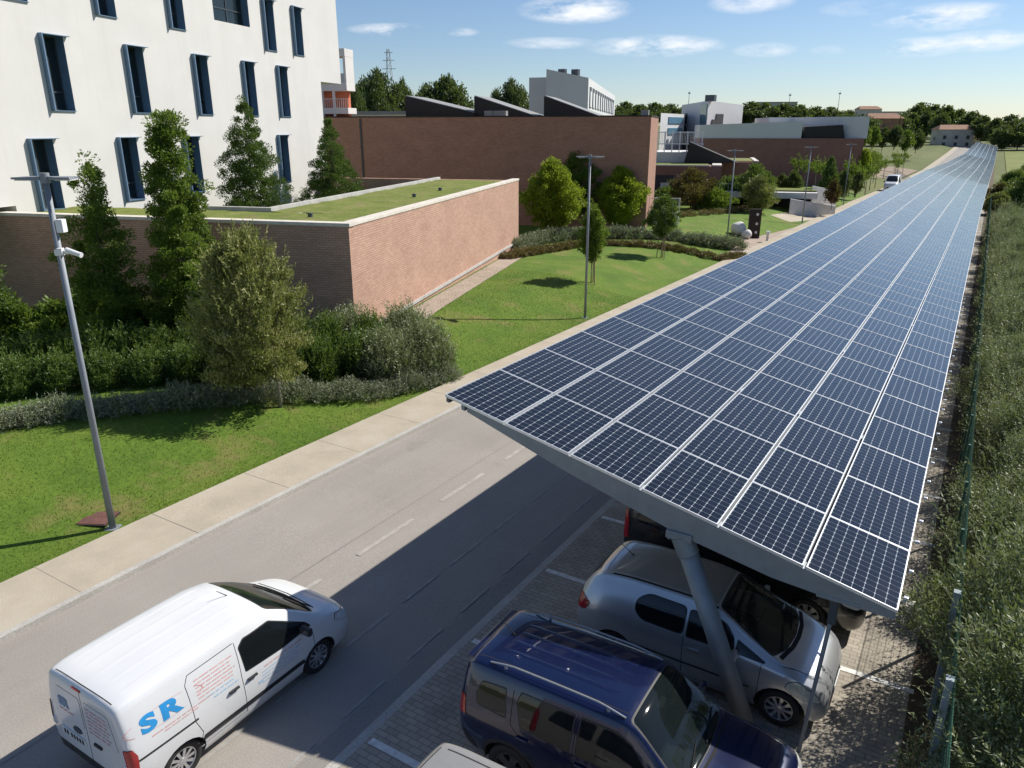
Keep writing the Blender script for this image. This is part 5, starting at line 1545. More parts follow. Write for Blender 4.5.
# ------------------------------------------------ the white van
VAN = dict(paint='paint_white', track=.73, tw=.195, floor=.30, rim=('alloy', 10), wheels=[(-1.25, .305), (1.24, .305)], mirror_mat='black_trim',
  st=[(-2.07, .42, .68, .62, .79, 1.02, .79, 1.56, .66, 1.63), (-2.045, .32, .75, .60, .845, 1.05, .84, 1.63, .70, 1.705), (-1.95, .24, .79, .58, .872, 1.07, .862, 1.665, .715, 1.735), (-1.7, .22, .80, .58, .88, 1.08, .87, 1.69, .725, 1.76),
      (-.9, .20, .80, .58, .885, 1.10, .875, 1.70, .73, 1.785), (0, .20, .80, .58, .885, 1.10, .875, 1.69, .73, 1.78), (.42, .20, .80, .58, .885, 1.09, .87, 1.64, .70, 1.735), (.55, .20, .80, .58, .885, 1.08, .868, 1.58, .70, 1.67),
      (.95, .20, .80, .58, .885, 1.05, .862, 1.34, .735, 1.43), (1.38, .21, .80, .58, .88, .99, .845, 1.07, .765, 1.125), (1.72, .21, .79, .57, .865, .90, .81, .97, .70, 1.02), (1.93, .22, .74, .55, .81, .80, .75, .86, .62, .90),
      (2.05, .24, .62, .52, .70, .68, .64, .73, .50, .76), (2.09, .28, .5, .50, .58, .60, .54, .64, .42, .66)],
  regions=[('windscreen', 'screen_glass', [(.50, -.60), (.57, -.30), (.58, 0), (.57, .30), (.50, .60), (1.30, .70), (1.38, .4), (1.41, 0), (1.38, -.4), (1.30, -.70)], 'top', lambda f: UP(f) and f.calc_center_median().z > 1.0, dict(r=.06, seal=.03)),
    ('side_window', 'car_glass', [(-.15, 1.07), (-.17, 1.46), (-.06, 1.54), (.42, 1.52), (1.02, 1.15), (1.10, 1.05), (.5, 1.03)], 'side', lambda f: RIGHT(f), dict(r=.03, seal=.022)),
    ('side_window', 'car_glass', [(-.13, 1.09), (-.17, 1.44), (-.06, 1.55), (.42, 1.52), (1.02, 1.15), (1.10, 1.05), (.5, 1.045)], 'side', lambda f: LEFT(f), dict(r=.05, seal=.022)),
    ('door_rub_strip', 'black_trim', [(-.95, .455), (-.93, .53), (.88, .53), (.93, .47), (.9, .455)], 'side', RIGHT, dict(off=.012, r=.03)),
    ('door_rub_strip', 'black_trim', [(-.95, .455), (-.93, .53), (.88, .53), (.93, .47), (.9, .455)], 'side', LEFT, dict(off=.012, r=.03)),
    ('sliding_rail', 'black_trim', [(-1.93, .865), (-1.93, .90), (-.98, .895), (-.98, .86)], 'side', RIGHT, dict(r=.005)),
    ('sliding_rail', 'black_trim', [(-1.93, .865), (-1.93, .90), (-.98, .895), (-.98, .86)], 'side', LEFT, dict(r=.005)),
    ('rear_bumper', 'black_trim', [(-2.2, .2), (-2.2, .50), (-1.68, .50), (-1.60, .40), (-1.62, .2)], 'side', lambda f: True, dict(r=.02)),
    ('tail_light', 'red_lens', [(-2.1, .66), (-2.1, 1.10), (-1.99, 1.10), (-1.93, .98), (-1.95, .70)], 'side', lambda f: f.normal.y < -.1 and f.calc_center_median().y < -.70, dict(off=.012, r=.02)),
    ('tail_light', 'red_lens', [(-2.1, .66), (-2.1, 1.10), (-1.99, 1.10), (-1.93, .98), (-1.95, .70)], 'side', lambda f: f.normal.y > .1 and f.calc_center_median().y > .70, dict(off=.012, r=.02)),
    ('rear_film', 'film_grey', [(-.68, .98), (-.04, .98), (-.04, 1.52), (-.56, 1.52)], 'end', BACK, dict(r=.06, off=.004)),
    ('rear_film', 'film_grey', [(.68, .98), (.04, .98), (.04, 1.52), (.56, 1.52)], 'end', BACK, dict(r=.06, off=.004)),
    ('headlight', 'clear_lens', [(1.62, .80), (1.66, .90), (1.95, .82), (2.03, .66), (1.98, .64), (1.8, .70)], 'side', RIGHT, dict(off=.004, r=.03, seal=.012)),
    ('headlight', 'clear_lens', [(1.62, .80), (1.66, .90), (1.95, .82), (2.03, .66), (1.98, .64), (1.8, .70)], 'side', LEFT, dict(off=.004, r=.03, seal=.012)),
    ('grille', 'black_trim', [(-.5, .36), (.5, .36), (.42, .58), (-.42, .58)], 'end', FRONT, dict(off=.004, r=.04))],
  seams=[('side', RIGHT, [(-.20, .34), (-.24, 1.0), (-.22, 1.58)], .011), ('side', RIGHT, [(1.14, .45), (1.12, .98)], .011), ('side', RIGHT, [(-.94, .60), (-1.03, .86), (-1.05, 1.45), (-.98, 1.56), (-.24, 1.58)], .011), ('side', RIGHT, [(-.98, .40), (-.94, .62)], .011),
    ('side', LEFT, [(-.20, .34), (-.24, 1.0), (-.22, 1.58)], .011), ('side', LEFT, [(1.14, .45), (1.12, .98)], .011), ('side', LEFT, [(-.98, .40), (-1.03, .86), (-1.05, 1.45), (-.98, 1.56), (-.24, 1.58)], .011),
    ('end', BACK, [(0, .42), (0, 1.63)], .014), ('top', UP, [(-1.985, -.60), (-1.995, 0), (-1.985, .60)], .014), ('side', RIGHT, [(-.20, .36), (-.9, .36)], .01),
    ('top', UP, [(1.42, -.62), (1.47, 0), (1.42, .62)], .03)],
  seats=[(.15, -.36, .48, .55), (.15, .36, .48, .55)], dash=(1.05, 1.02, 1.35), mirror=(.92, .84, 1.10),
  handles=[(-.08, .93, 'black_trim'), (-.40, .93, 'black_trim')])
def squeeze(S):                            # shorter tail overhang
    fx = lambda x: x if x > -1.5 else -1.5 + (x + 1.5) * .80
    T = dict(S); T['st'] = [(fx(r[0]),) + tuple(r[1:]) for r in S['st']]
    T['regions'] = [tuple([r[0], r[1], [(fx(a), b) for a, b in r[2]] if r[3] != 'end' else r[2]] + list(r[3:])) for r in S['regions']]
    T['seams'] = [(pj, c, [(fx(a), b) for a, b in pts] if pj != 'end' else pts, w_) for pj, c, pts, w_ in S['seams']]
    return T
van, vb, vo = build_car('van', 'white panel van with blue SR lettering on the road, its nose in shade', 'van', (-8.39, 5.44, 0), math.pi / 2, squeeze(VAN))
van.scale = (.955, 1, .905)
for x in (-1.55, -.6):
    pass
bm = bmesh.new()
for y in (-.52, -.26, 0, .26, .52):
    prev = None
    for k in range(15):
        x = -1.76 + 2.0 * k / 14
        h = vb.ray_cast(Vector((x, y, 3)), Vector((0, 0, -1)))
        zz = h[0].z + (.004 if 0 < k < 14 else .0)
        cur = [bm.verts.new((x, y + d, zz - (.006 if abs(d) > .03 else 0))) for d in (-.045, -.02, .02, .045)]
        if prev:
            for q in range(3): bm.faces.new((prev[q], cur[q], cur[q + 1], prev[q + 1]))
        prev = cur
obj('roof_ribs', bm, Mt['paint_white'], van, smooth=True)
def letters(body, x, z, size, sx, bold, mat, shear=0.0, proj='side'):
    P, F = text_geo(body, size, sx, bold)
    if proj == 'side': P2 = [(x + a + shear * b, z + b) for a, b in P]
    else: P2 = [(x - a, z + b) for a, b in P]; 
    return decal(van, 'lettering', vb, P2, F if proj == 'side' else [f[::-1] for f in F], mat, -1, .004 if proj == 'side' else .011, proj)
letters('S', -1.72, 1.20, .315, 1.42, .016, 'print_blue'); letters('R', -1.445, 1.20, .315, 1.42, .016, 'print_blue')
# thin red ring around the letters, as on the van side
P = []; F = []
for k in range(48):
    a = 2 * math.pi * k / 48
    for r_ in (1.0, .97): P.append((-1.38 + .56 * r_ * math.cos(a), 1.30 + .13 * r_ * math.sin(a)))
for k in range(48):
    if k % 24 in (5, 6, 7, 16, 17, 18): continue
    F.append((2 * k, 2 * ((k + 1) % 48), 2 * ((k + 1) % 48) + 1, 2 * k + 1))
decal(van, 'logo_ring', vb, P, F, 'print_red')
words(van, vb, [(-.92, 1.43 - .055 * k, -.30 - .03 * (k % 3), 1.43 - .055 * k, .015) for k in range(6)], 'print_red', 1)
words(van, vb, [(-1.62, 1.09, -.75, 1.09, .015), (-1.45, 1.045, -.95, 1.045, .013)], 'print_red', 2)
words(van, vb, [(-.70, 1.02, -.30, 1.02, .022), (-.80, 1.09, -.34, 1.09, .018)], 'print_pale_blue', 3)
words(van, vb, [(.15, .93, .92, .93, .02)], 'print_red', 4)
words(van, vb, [(.10, .86 - .06 * k, .90 - .12 * (k % 2), .86 - .06 * k, .016) for k in range(4)], 'print_pale_blue', 5)
words(van, vb, [(.02, .70, .10, .70, .05)], 'print_pale_blue', 6)
letters('SR', .545, 1.21, .20, 1.0, .012, 'print_dark_blue', proj='end')
words(van, vb, [(.56, 1.13, .22, 1.13, .02)], 'print_red', 7, proj='end')
words(van, vb, [(-.08, 1.42 - .065 * k, -.52 - .04 * (k % 2), 1.42 - .065 * k, .017) for k in range(7)], 'print_red', 8, proj='end')
hp = vb.ray_cast(Vector((-6, .25, .80)), Vector((1, 0, 0)))[0]
bm = bmesh.new(); add_lathe(bm, [(1, 0), (.9, .03), (.001, .035)], 24, Matrix.Translation((hp.x, .22, .90)) @ Matrix.Rotation(-math.pi / 2, 4, 'Y') @ Matrix.Diagonal((.055, .10, .5, 1)))
obj('rear_emblem', bm, Mt['dark_lens'], van)
pl = obj('number_plate', box_bm(hp.x - .008, .33, .74, .02, .52, .12, bev=.004), Mt['plate_white'], van)
rr = random.Random(9); bm = bmesh.new()
for k in range(7): add_box(bm, hp.x - .0195, .53 - .062 * k - (.03 if k > 1 else 0), .74, .004, .035, .075)
obj('plate_print', bm, Mt['gap_black'], pl)
obj('rear_handle', box_bm(hp.x - .01, -.22, .86, .03, .16, .045, bev=.01), Mt['black_trim'], van)
obj('brake_light', box_bm(-1.945, .06, 1.665, .04, .18, .03, bev=.008), Mt['red_lens'], van)
for s in (-1, 1):
    p = vb.ray_cast(Vector((-2.0, s * 3, .86)), Vector((0, -s, 0)))[0]
    obj('reversing_lens', box_bm(-1.945, s * .80, .80, .035, .08, .10, rz=s * -.5, bev=.008), Mt['clear_lens'], van)
bm = bmesh.new(); 
for y0, y1, x in ((-.1, .55, 1.33), (-.62, -.12, 1.34)):
    add_tube(bm, (x + .03, y0, 1.145), (x - .06, y1, 1.195), .010, .008, 6)
obj('wiper', bm, Mt['gap_black'], van)
bm = bmesh.new(); add_tube(bm, (.35, 0, 1.74), (.18, 0, 1.93), .008, .004, 6); obj('aerial', bm, Mt['gap_black'], van)

# ------------------------------------------------ the silver hatchback
COLT = dict(paint='paint_silver', track=.715, floor=.30, rim=('alloy', 9), wheels=[(-1.22, .295), (1.28, .295)], arch=.05,
  st=[(-1.93, .44, .52, .62, .64, .80, .60, .90, .46, .95), (-1.905, .36, .62, .60, .74, .88, .70, 1.02, .56, 1.08), (-1.83, .29, .70, .58, .80, .92, .775, 1.16, .60, 1.22), (-1.68, .24, .74, .56, .835, .94, .81, 1.32, .60, 1.40), (-1.50, .21, .76, .55, .845, .955, .825, 1.40, .60, 1.485),
      (-.9, .20, .77, .55, .848, .96, .832, 1.44, .60, 1.535), (-.2, .19, .77, .55, .848, .95, .832, 1.435, .60, 1.535), (.22, .19, .77, .55, .848, .94, .83, 1.395, .585, 1.495), (.36, .19, .77, .55, .848, .935, .828, 1.345, .59, 1.445),
      (.75, .19, .77, .55, .846, .92, .82, 1.15, .66, 1.245), (1.2, .20, .76, .55, .84, .885, .80, .965, .70, 1.035), (1.5, .20, .75, .54, .825, .82, .775, .875, .66, .935), (1.72, .21, .70, .52, .78, .73, .71, .775, .57, .825), (1.84, .23, .58, .49, .68, .62, .59, .66, .44, .70), (1.88, .28, .48, .47, .56, .55, .49, .58, .36, .61)],
  regions=[('windscreen', 'screen_glass', [(.30, -.50), (.37, -.25), (.385, 0), (.37, .25), (.30, .50), (1.10, .66), (1.22, .4), (1.26, 0), (1.22, -.4), (1.10, -.66)], 'top', lambda f: UP(f) and f.calc_center_median().z > .96, dict(r=.06, seal=.03)),
    ('roof_panel', 'paint_beige', [(.24, -.50), (.24, .50), (-1.42, .50), (-1.42, -.50)], 'top', lambda f: f.normal.z > .75, dict(r=.05, off=.002))]
    + [r for c in (RIGHT, LEFT) for r in (
      ('side_window', 'car_glass', [(-.10, .975), (-.10, 1.32), (.22, 1.33), (.42, 1.26), (.55, 1.14), (.58, .975)], 'side', c, dict(r=.04, seal=.018)),
      ('side_window', 'car_glass', [(-.18, .985), (-.18, 1.34), (-.42, 1.375), (-.55, 1.375), (-.72, 1.37), (-.90, 1.345)][:0] or [(-.17, .985), (-.17, 1.34), (-.75, 1.355), (-.92, 1.25), (-.93, 1.10), (-.80, 1.0)], 'side', c, dict(r=.08, seal=.018)),
      ('quarter_glass', 'car_glass', [(.62, .965), (.62, 1.12), (1.02, .955), (1.0, .935)], 'side', c, dict(r=.02, seal=.014)),
      ('door_moulding', 'black_trim', [(-1.0, .52), (-1.0, .545), (.86, .53), (.86, .505)], 'side', c, dict(r=.008, off=.006)),
      ('headlight', 'yellowed_lens', [(1.32, .70), (1.38, .80), (1.50, .815), (1.74, .66), (1.80, .57), (1.62, .585), (1.42, .63)], 'side', (lambda c: lambda f: c(f) or (f.normal.x > .2 and abs(f.calc_center_median().y) > .34 and (f.calc_center_median().y < 0) == (c is RIGHT)))(c), dict(r=.04, off=.004, seal=.012)),
      ('tail_light', 'red_lens', [(-2.0, .80), (-2.0, 1.03), (-1.80, 1.04), (-1.66, .96), (-1.74, .84)], 'side', (lambda c: lambda f: abs(f.calc_center_median().y) > .46 and (f.calc_center_median().y < 0) == (c is RIGHT))(c), dict(r=.03, off=.006, seal=.01)))]
    + [('front_bumper_grille', 'black_trim', [(-.46, .30), (.46, .30), (.42, .44), (-.42, .44)], 'end', FRONT, dict(off=.006, r=.03)),
    ('upper_grille', 'black_trim', [(-.26, .54), (.26, .54), (.22, .61), (-.22, .61)], 'end', FRONT, dict(off=.008, r=.02)),
    ('rear_window', 'car_glass', [(-.50, 1.06), (.50, 1.06), (.46, 1.38), (-.46, 1.38)], 'end', BACK, dict(r=.05, seal=.02))],
  seams=[('side', RIGHT, [(-.14, .28), (-.14, .97)], .010), ('side', RIGHT, [(.96, .40), (.98, .92)], .010), ('side', RIGHT, [(-.14, .27), (.9, .27)], .008), ('side', LEFT, [(-.14, .28), (-.14, .97)], .010), ('side', LEFT, [(.96, .40), (.98, .92)], .010),
    ('top', UP, [(1.20, -.64), (1.29, -.3), (1.31, 0), (1.29, .3), (1.20, .64)], .06), ('top', UP, [(1.25, -.715), (1.62, -.60)], .01), ('top', UP, [(1.25, .715), (1.62, .60)], .01), ('top', UP, [(-1.52, -.5), (-1.54, 0), (-1.52, .5)], .012),
    ('top', lambda f: f.normal.z > .3, [(-1.40, -.555), (.26, -.545)], .03), ('top', lambda f: f.normal.z > .3, [(-1.40, .555), (.26, .545)], .03)],
  seats=[(.05, -.34, .46, .52), (.05, .34, .46, .52), (-.75, 0, 1.1, .45)], dash=(.92, .93, 1.25), mirror=(.62, .80, .985), handles=[(.02, .80, 'chrome')])
CXS = -2.53
colt, cb, co = build_car('hatchback', 'silver three-door hatchback parked under the canopy edge, behind the leaning column', 'car', (CXS, 9.98, 0), 0, COLT)
bm = bmesh.new()
for y0, y1, x in ((.05, .60, 1.16), (-.55, -.02, 1.17)):
    add_tube(bm, (x + .03, y0, 1.05), (x - .09, y1, 1.10), .010, .007, 6)
obj('wiper', bm, Mt['gap_black'], colt)
bm = bmesh.new(); add_tube(bm, (-1.30, .0, 1.51), (-1.52, .0, 1.66), .008, .004, 6); add_tube(bm, (-1.29, 0, 1.50), (-1.31, 0, 1.53), .018, .012, 8); obj('aerial', bm, Mt['gap_black'], colt)
hp = cb.ray_cast(Vector((5, 0, .48)), Vector((-1, 0, 0)))[0]
obj('number_plate', box_bm(hp.x + .012, 0, .47, .015, .46, .10, bev=.003), Mt['plate_white'], colt)
obj('window_sticker', box_bm(.99, .42, 1.135, .01, .07, .07, bev=.002), Mt['plate_white'], colt)

# ------------------------------------------------ the blue off-roader
SUV = dict(paint='paint_blue', track=.765, tw=.22, floor=.36, rim=('alloy_dark', 5), wheels=[(-1.29, .35), (1.28, .35)], arch=.06, arch_trim=True,
  st=[(-2.13, .48, .60, .72, .76, 1.0, .74, 1.46, .58, 1.52), (-2.10, .40, .70, .70, .84, 1.05, .82, 1.54, .63, 1.61), (-2.0, .34, .76, .68, .885, 1.08, .87, 1.60, .66, 1.67), (-1.7, .30, .78, .66, .90, 1.09, .885, 1.63, .675, 1.70),
      (-.5, .28, .79, .64, .90, 1.09, .888, 1.645, .68, 1.72), (.20, .28, .79, .64, .90, 1.075, .888, 1.63, .675, 1.705), (.34, .28, .79, .64, .90, 1.07, .886, 1.585, .675, 1.665), (.70, .28, .79, .64, .90, 1.06, .88, 1.34, .735, 1.42), (1.05, .28, .79, .64, .90, 1.03, .872, 1.10, .79, 1.16),
      (1.6, .29, .78, .64, .89, .97, .85, 1.03, .75, 1.09), (1.93, .31, .74, .62, .86, .91, .80, .965, .69, 1.02), (2.06, .34, .66, .60, .80, .82, .73, .87, .62, .91), (2.11, .38, .58, .58, .70, .72, .65, .76, .54, .80)],
  regions=[('windscreen', 'screen_glass', [(.28, -.58), (.345, -.3), (.355, 0), (.345, .3), (.28, .58), (.98, .73), (1.05, .4), (1.07, 0), (1.05, -.4), (.98, -.73)], 'top', lambda f: UP(f) and f.calc_center_median().z > 1.06, dict(r=.05, seal=.025)),
    ('rear_window', 'car_glass', [(-.60, 1.12), (.60, 1.12), (.54, 1.48), (-.54, 1.48)], 'end', BACK, dict(r=.05, seal=.03))]
    + [r for c in (RIGHT, LEFT) for r in (
      ('side_window', 'car_glass', [(-.32, 1.10), (-.32, 1.53), (.16, 1.53), (.34, 1.46), (.62, 1.20), (.66, 1.09)], 'side', c, dict(r=.03, seal=.02)),
      ('side_window', 'car_glass', [(-.42, 1.10), (-.42, 1.53), (-1.18, 1.52), (-1.22, 1.40), (-1.12, 1.12)], 'side', c, dict(r=.03, seal=.02)),
      ('quarter_glass', 'car_glass', [(-1.36, 1.16), (-1.42, 1.49), (-1.78, 1.46), (-1.84, 1.30), (-1.80, 1.18)], 'side', c, dict(r=.04, seal=.02)),
      ('quarter_glass', 'car_glass', [(.70, 1.09), (.68, 1.15), (.92, 1.09), (.9, 1.07)], 'side', c, dict(r=.01, seal=.012)),
      ('sill_cladding', 'black_trim', [(-.93, .2), (-.93, .44), (.90, .44), (.90, .2)], 'side', c, dict(r=.01, off=.012)),
      ('headlight', 'clear_lens', [(1.92, .74), (1.90, .90), (2.15, .90), (2.15, .70)], 'side', (lambda c: lambda f: abs(f.calc_center_median().y) > .44 and (f.calc_center_median().y < 0) == (c is RIGHT) and f.normal.z < .85)(c), dict(r=.02, off=.004, seal=.012)),
      ('tail_light', 'red_lens', [(-2.16, .95), (-2.16, 1.20), (-2.0, 1.20), (-1.97, .96)], 'side', (lambda c: lambda f: abs(f.calc_center_median().y) > .52 and (f.calc_center_median().y < 0) == (c is RIGHT))(c), dict(r=.02, off=.008, seal=.012)))]
    + [('front_bumper', 'black_trim', [(1.95, .2), (2.2, .2), (2.2, .52), (1.99, .52)], 'side', lambda f: True, dict(r=.02, off=.004)),
       ('rear_bumper', 'black_trim', [(-2.2, .2), (-2.2, .66), (-1.98, .66), (-1.86, .5), (-1.84, .2)], 'side', lambda f: True, dict(r=.02, off=.004)),
       ('grille', 'gap_black', [(-.46, .66), (.46, .66), (.46, .80), (-.46, .80)], 'end', FRONT, dict(r=.03, off=.003))],
  seams=[('side', c, p, .011) for c in (RIGHT, LEFT) for p in ([(-.37, .45), (-.37, 1.55)], [(.94, .5), (.98, 1.02)], [(-1.27, 1.1), (-1.30, 1.52)], [(-.9, .62), (-1.05, .92), (-1.27, 1.1)])]
    + [('top', UP, [(1.09, -.70), (1.15, 0), (1.09, .70)], .035), ('top', UP, [(1.12, -.72), (1.98, -.64)], .011), ('top', UP, [(1.12, .72), (1.98, .64)], .011), ('top', lambda f: f.normal.z > .6, [(-1.98, -.52), (.2, -.52)], .012), ('top', lambda f: f.normal.z > .6, [(-1.98, .52), (.2, .52)], .012)],
  seats=[(.0, -.37, .5, .58), (.0, .37, .5, .58), (-.85, 0, 1.25, .52)], dash=(.78, 1.06, 1.4), mirror=(.66, .87, 1.13), handles=[(-.24, .98, 'paint_blue'), (-1.08, .98, 'paint_blue')])
suv, sb, so = build_car('off_roader', 'dark blue boxy off-roader with roof rails parked in front of the silver hatchback', 'car', (-2.68, 7.14, 0), 0, SUV)
suv.scale = (.945, .97, .955)
for s in (-1, 1):
    bm = bmesh.new(); prev = None
    N_ = 16
    for k in range(N_):
        t0, t1 = k / N_, (k + 1) / N_
        def rp(t):
            x = -1.75 + 1.95 * t; h = sb.ray_cast(Vector((x, s * .60, 3)), Vector((0, 0, -1)))[0]
            return Vector((x, s * .60, h.z + .055 * min(1, 6 * t, 6 * (1 - t)) + .012))
        add_tube(bm, rp(t0), rp(t1), .013, .013, 8)
    for t in (.12, .88):
        p = rp(t); add_tube(bm, (p.x, p.y, p.z - .08), (p.x, p.y, p.z), .022, .018, 8)
    obj('roof_rail', bm, Mt['lamp_grey'], suv, smooth=False)
bm = bmesh.new()
for y in (-.30, -.10, .10, .30):
    prev = None
    for k in range(13):
        x = -1.75 + 1.8 * k / 12; h = sb.ray_cast(Vector((x, y, 3)), Vector((0, 0, -1)))[0]
        cur = [bm.verts.new((x, y + d, h.z + (.006 if abs(d) < .03 and 0 < k < 12 else -.004))) for d in (-.04, -.018, .018, .04)]
        if prev:
            for q in range(3): bm.faces.new((prev[q], cur[q], cur[q + 1], prev[q + 1]))
        prev = cur
obj('roof_ribs', bm, Mt['paint_blue'], suv, smooth=True)
bm = bmesh.new(); add_tube(bm, (-1.75, 0, 1.70), (-2.0, 0, 1.92), .008, .004, 6); add_tube(bm, (-1.74, 0, 1.69), (-1.77, 0, 1.73), .02, .012, 8); obj('aerial', bm, Mt['gap_black'], suv)
bm = bmesh.new()
for y0, y1, x in ((.05, .62, 1.0), (-.60, -.04, 1.01)):
    add_tube(bm, (x + .03, y0, 1.18), (x - .09, y1, 1.235), .010, .007, 6)
obj('wiper', bm, Mt['gap_black'], suv)
obj('mirror_pod', box_bm(.42, 0, 1.53, .08, .22, .07, bev=.02), Mt['gap_black'], suv)
bm = bmesh.new(); add_box(bm, -2.06, 0, 1.61, .18, 1.15, .03, bev=.012); obj('rear_spoiler', bm, Mt['paint_blue'], suv)

# ------------------------------------------------ the people carriers: pale one at the bottom edge, black one behind the hatchback
def carrier(paint):
    st = [(r[0], *r[1:5], r[5], r[6], r[7] + (.02 if r[0] < .5 else 0), r[8], r[9] + (.02 if r[0] < .5 else 0)) for r in VAN['st']]
    return dict(paint=paint, track=.73, floor=.32, rim=('alloy', 7), wheels=VAN['wheels'], mirror_mat=paint, st=st,
      regions=[VAN['regions'][0]] + [r for c in (RIGHT, LEFT) for r in (
        ('side_window', 'car_glass', [(-.13, 1.09), (-.15, 1.48), (-.06, 1.55), (.42, 1.52), (1.02, 1.15), (1.10, 1.05), (.5, 1.045)], 'side', c, dict(r=.04, seal=.02)),
        ('side_window', 'car_glass', [(-.24, 1.10), (-.26, 1.53), (-1.02, 1.54), (-1.06, 1.14)], 'side', c, dict(r=.05, seal=.02)),
        ('quarter_glass', 'car_glass', [(-1.16, 1.14), (-1.14, 1.53), (-1.74, 1.50), (-1.82, 1.20)], 'side', c, dict(r=.05, seal=.02)),
        ('headlight', 'clear_lens', [(1.62, .80), (1.66, .90), (1.95, .82), (2.03, .66), (1.98, .64), (1.8, .70)], 'side', c, dict(off=.004, r=.03, seal=.012)),
        ('tail_light', 'red_lens', [(-2.1, .82), (-2.1, 1.36), (-2.0, 1.36), (-1.96, 1.2), (-1.95, .84)], 'side', (lambda c: lambda f: abs(f.calc_center_median().y) > .62 and (f.calc_center_median().y < 0) == (c is RIGHT))(c), dict(off=.012, r=.02)))]
        + [('rear_window', 'car_glass', [(-.62, 1.06), (.62, 1.06), (.56, 1.52), (-.56, 1.52)], 'end', BACK, dict(r=.06, seal=.02)),
           ('rear_bumper', 'black_trim', [(-2.2, .2), (-2.2, .56), (-1.68, .56), (-1.60, .40), (-1.62, .2)], 'side', lambda f: True, dict(r=.02)),
           ('grille', 'black_trim', [(-.5, .36), (.5, .36), (.42, .58), (-.42, .58)], 'end', FRONT, dict(off=.004, r=.04))],
      seams=[('side', RIGHT, [(-.20, .34), (-.20, 1.06)], .01), ('side', RIGHT, [(-1.10, .6), (-1.10, 1.55)], .01), ('side', RIGHT, [(1.14, .45), (1.12, .98)], .01), ('top', UP, [(-1.985, -.60), (-1.995, 0), (-1.985, .60)], .014), ('top', UP, [(1.42, -.62), (1.47, 0), (1.42, .62)], .03),
        ('top', lambda f: f.normal.z > .6, [(-1.9, -.60), (.40, -.60)], .02), ('top', lambda f: f.normal.z > .6, [(-1.9, .60), (.40, .60)], .02)],
      seats=[(.15, -.36, .48, .55), (.15, .36, .48, .55), (-.75, 0, 1.2, .5)], dash=(1.05, 1.02, 1.35), mirror=(.92, .84, 1.10), handles=[(-.08, .93, paint), (-.95, .93, paint)])
pale, pb, po_ = build_car('people_carrier', 'pale grey car of which only the roof shows at the bottom edge', 'car', (-1.98, 4.42, 0), 0, carrier('paint_beige'))
bm = bmesh.new(); add_tube(bm, (-1.5, 0, 1.78), (-1.72, 0, 1.95), .008, .004, 6); add_tube(bm, (-1.49, 0, 1.775), (-1.51, 0, 1.81), .02, .012, 8); obj('aerial', bm, Mt['gap_black'], pale)
blk, bb, bo_ = build_car('people_carrier', 'black car with tall red tail lights under the canopy behind the silver hatchback', 'car', (-2.6, 12.42, 0), 0, carrier('paint_black'))
# the far white delivery van
fv = dict(carrier('paint_white')); 
far_van, fb_, fo_ = build_car('delivery_van', 'tall white delivery van on the far road beyond the canopy', 'van', (0, 0, 0), 0, dict(VAN, handles=[], regions=[VAN['regions'][0], VAN['regions'][1], VAN['regions'][2], VAN['regions'][12], VAN['regions'][13], VAN['regions'][14]], seams=[]))
q = at(893, 190, -1.0); far_van.location = (q.x - .2, q.y, dip(q.y)); far_van.rotation_euler = (0, 0, -math.pi / 2); far_van.scale = (1.3, 1.12, 1.36)
# ================================================================== lamp posts and small things
def lamp(u, v, vt, label, cam_box=False, r=.055, rz=0.0, arm=.52):
    b = g(u, v); f = b.x * -sy_ + b.y * cy_
    # height from the sight line to the head
    lo, hi = 2.0, 9.0
    for i in range(50):
        m = (lo + hi) / 2; D = HC - (b.z + m); fwd = f * cp_ + D * sp_
        vv = 384 + FPX * (D * cp_ - f * sp_) / fwd
        if vv > vt: lo = m
        else: hi = m
    H = lo
    t = thing('street_lamp', label, 'street lamp', b, YAW + rz)
    bm = bmesh.new(); add_tube(bm, (0, 0, -.1), (0, 0, H), r * 1.05, r * .8, 20)
    obj('pole', bm, Mt['lamp_grey'], t, smooth=True)
    bm = bmesh.new(); add_box(bm, 0, 0, .004, .26, .26, .02); obj('base_plate', bm, Mt['lamp_grey'], t)
    bm = bmesh.new(); add_tube(bm, (0, 0, H - .02), (0, 0, H + .16), r * 1.3, r * 1.2, 14); obj('collar', bm, Mt['lamp_grey'], t, smooth=False)
    for s in (-1, 1):
        bm = bmesh.new()
        pts = [(.07, .05), (.30, .17), (.52, .16), (arm, .07), (arm, -.07), (.52, -.16), (.30, -.17), (.07, -.05)]
        if s < 0: pts = [(-x, y) for x, y in pts][::-1]
        add_prism(bm, pts, [H + .03 + .05 * abs(p[0]) for p in pts], [H + .10 - .02 * abs(p[0]) for p in pts])
        h = obj('lamp_head', bm, Mt['lamp_grey'], t)
        obj('lens', box_bm(s * .36, 0, H + .038, .28, .2, .02), Mt['clear_lens'], h)
    return t, H
L1, H1 = lamp(113, 528, 182, 'grey double-headed lamp post with a white camera, at the left on the near lawn', r=.065, arm=.48)
bm = bmesh.new(); add_box(bm, .13, 0, H1 - .78, .13, .15, .24, bev=.015); obj('junction_box', bm, Mt['white_plastic'], L1)
bm = bmesh.new(); add_tube(bm, (.0, 0, H1 - 1.32), (0, 0, H1 - 1.22), .085, .085, 14); add_tube(bm, (.06, 0, H1 - 1.27), (.18, -.02, H1 - 1.27), .03, .03, 8); add_tube(bm, (.15, -.02, H1 - 1.22), (.42, -.08, H1 - 1.30), .05, .045, 12); add_tube(bm, (.42, -.08, H1 - 1.30), (.45, -.087, H1 - 1.309), .05, .05, 12)
add_box(bm, .06, -.06, H1 - 1.24, .1, .1, .12, bev=.01)
obj('camera_head', bm, Mt['white_plastic'], L1)
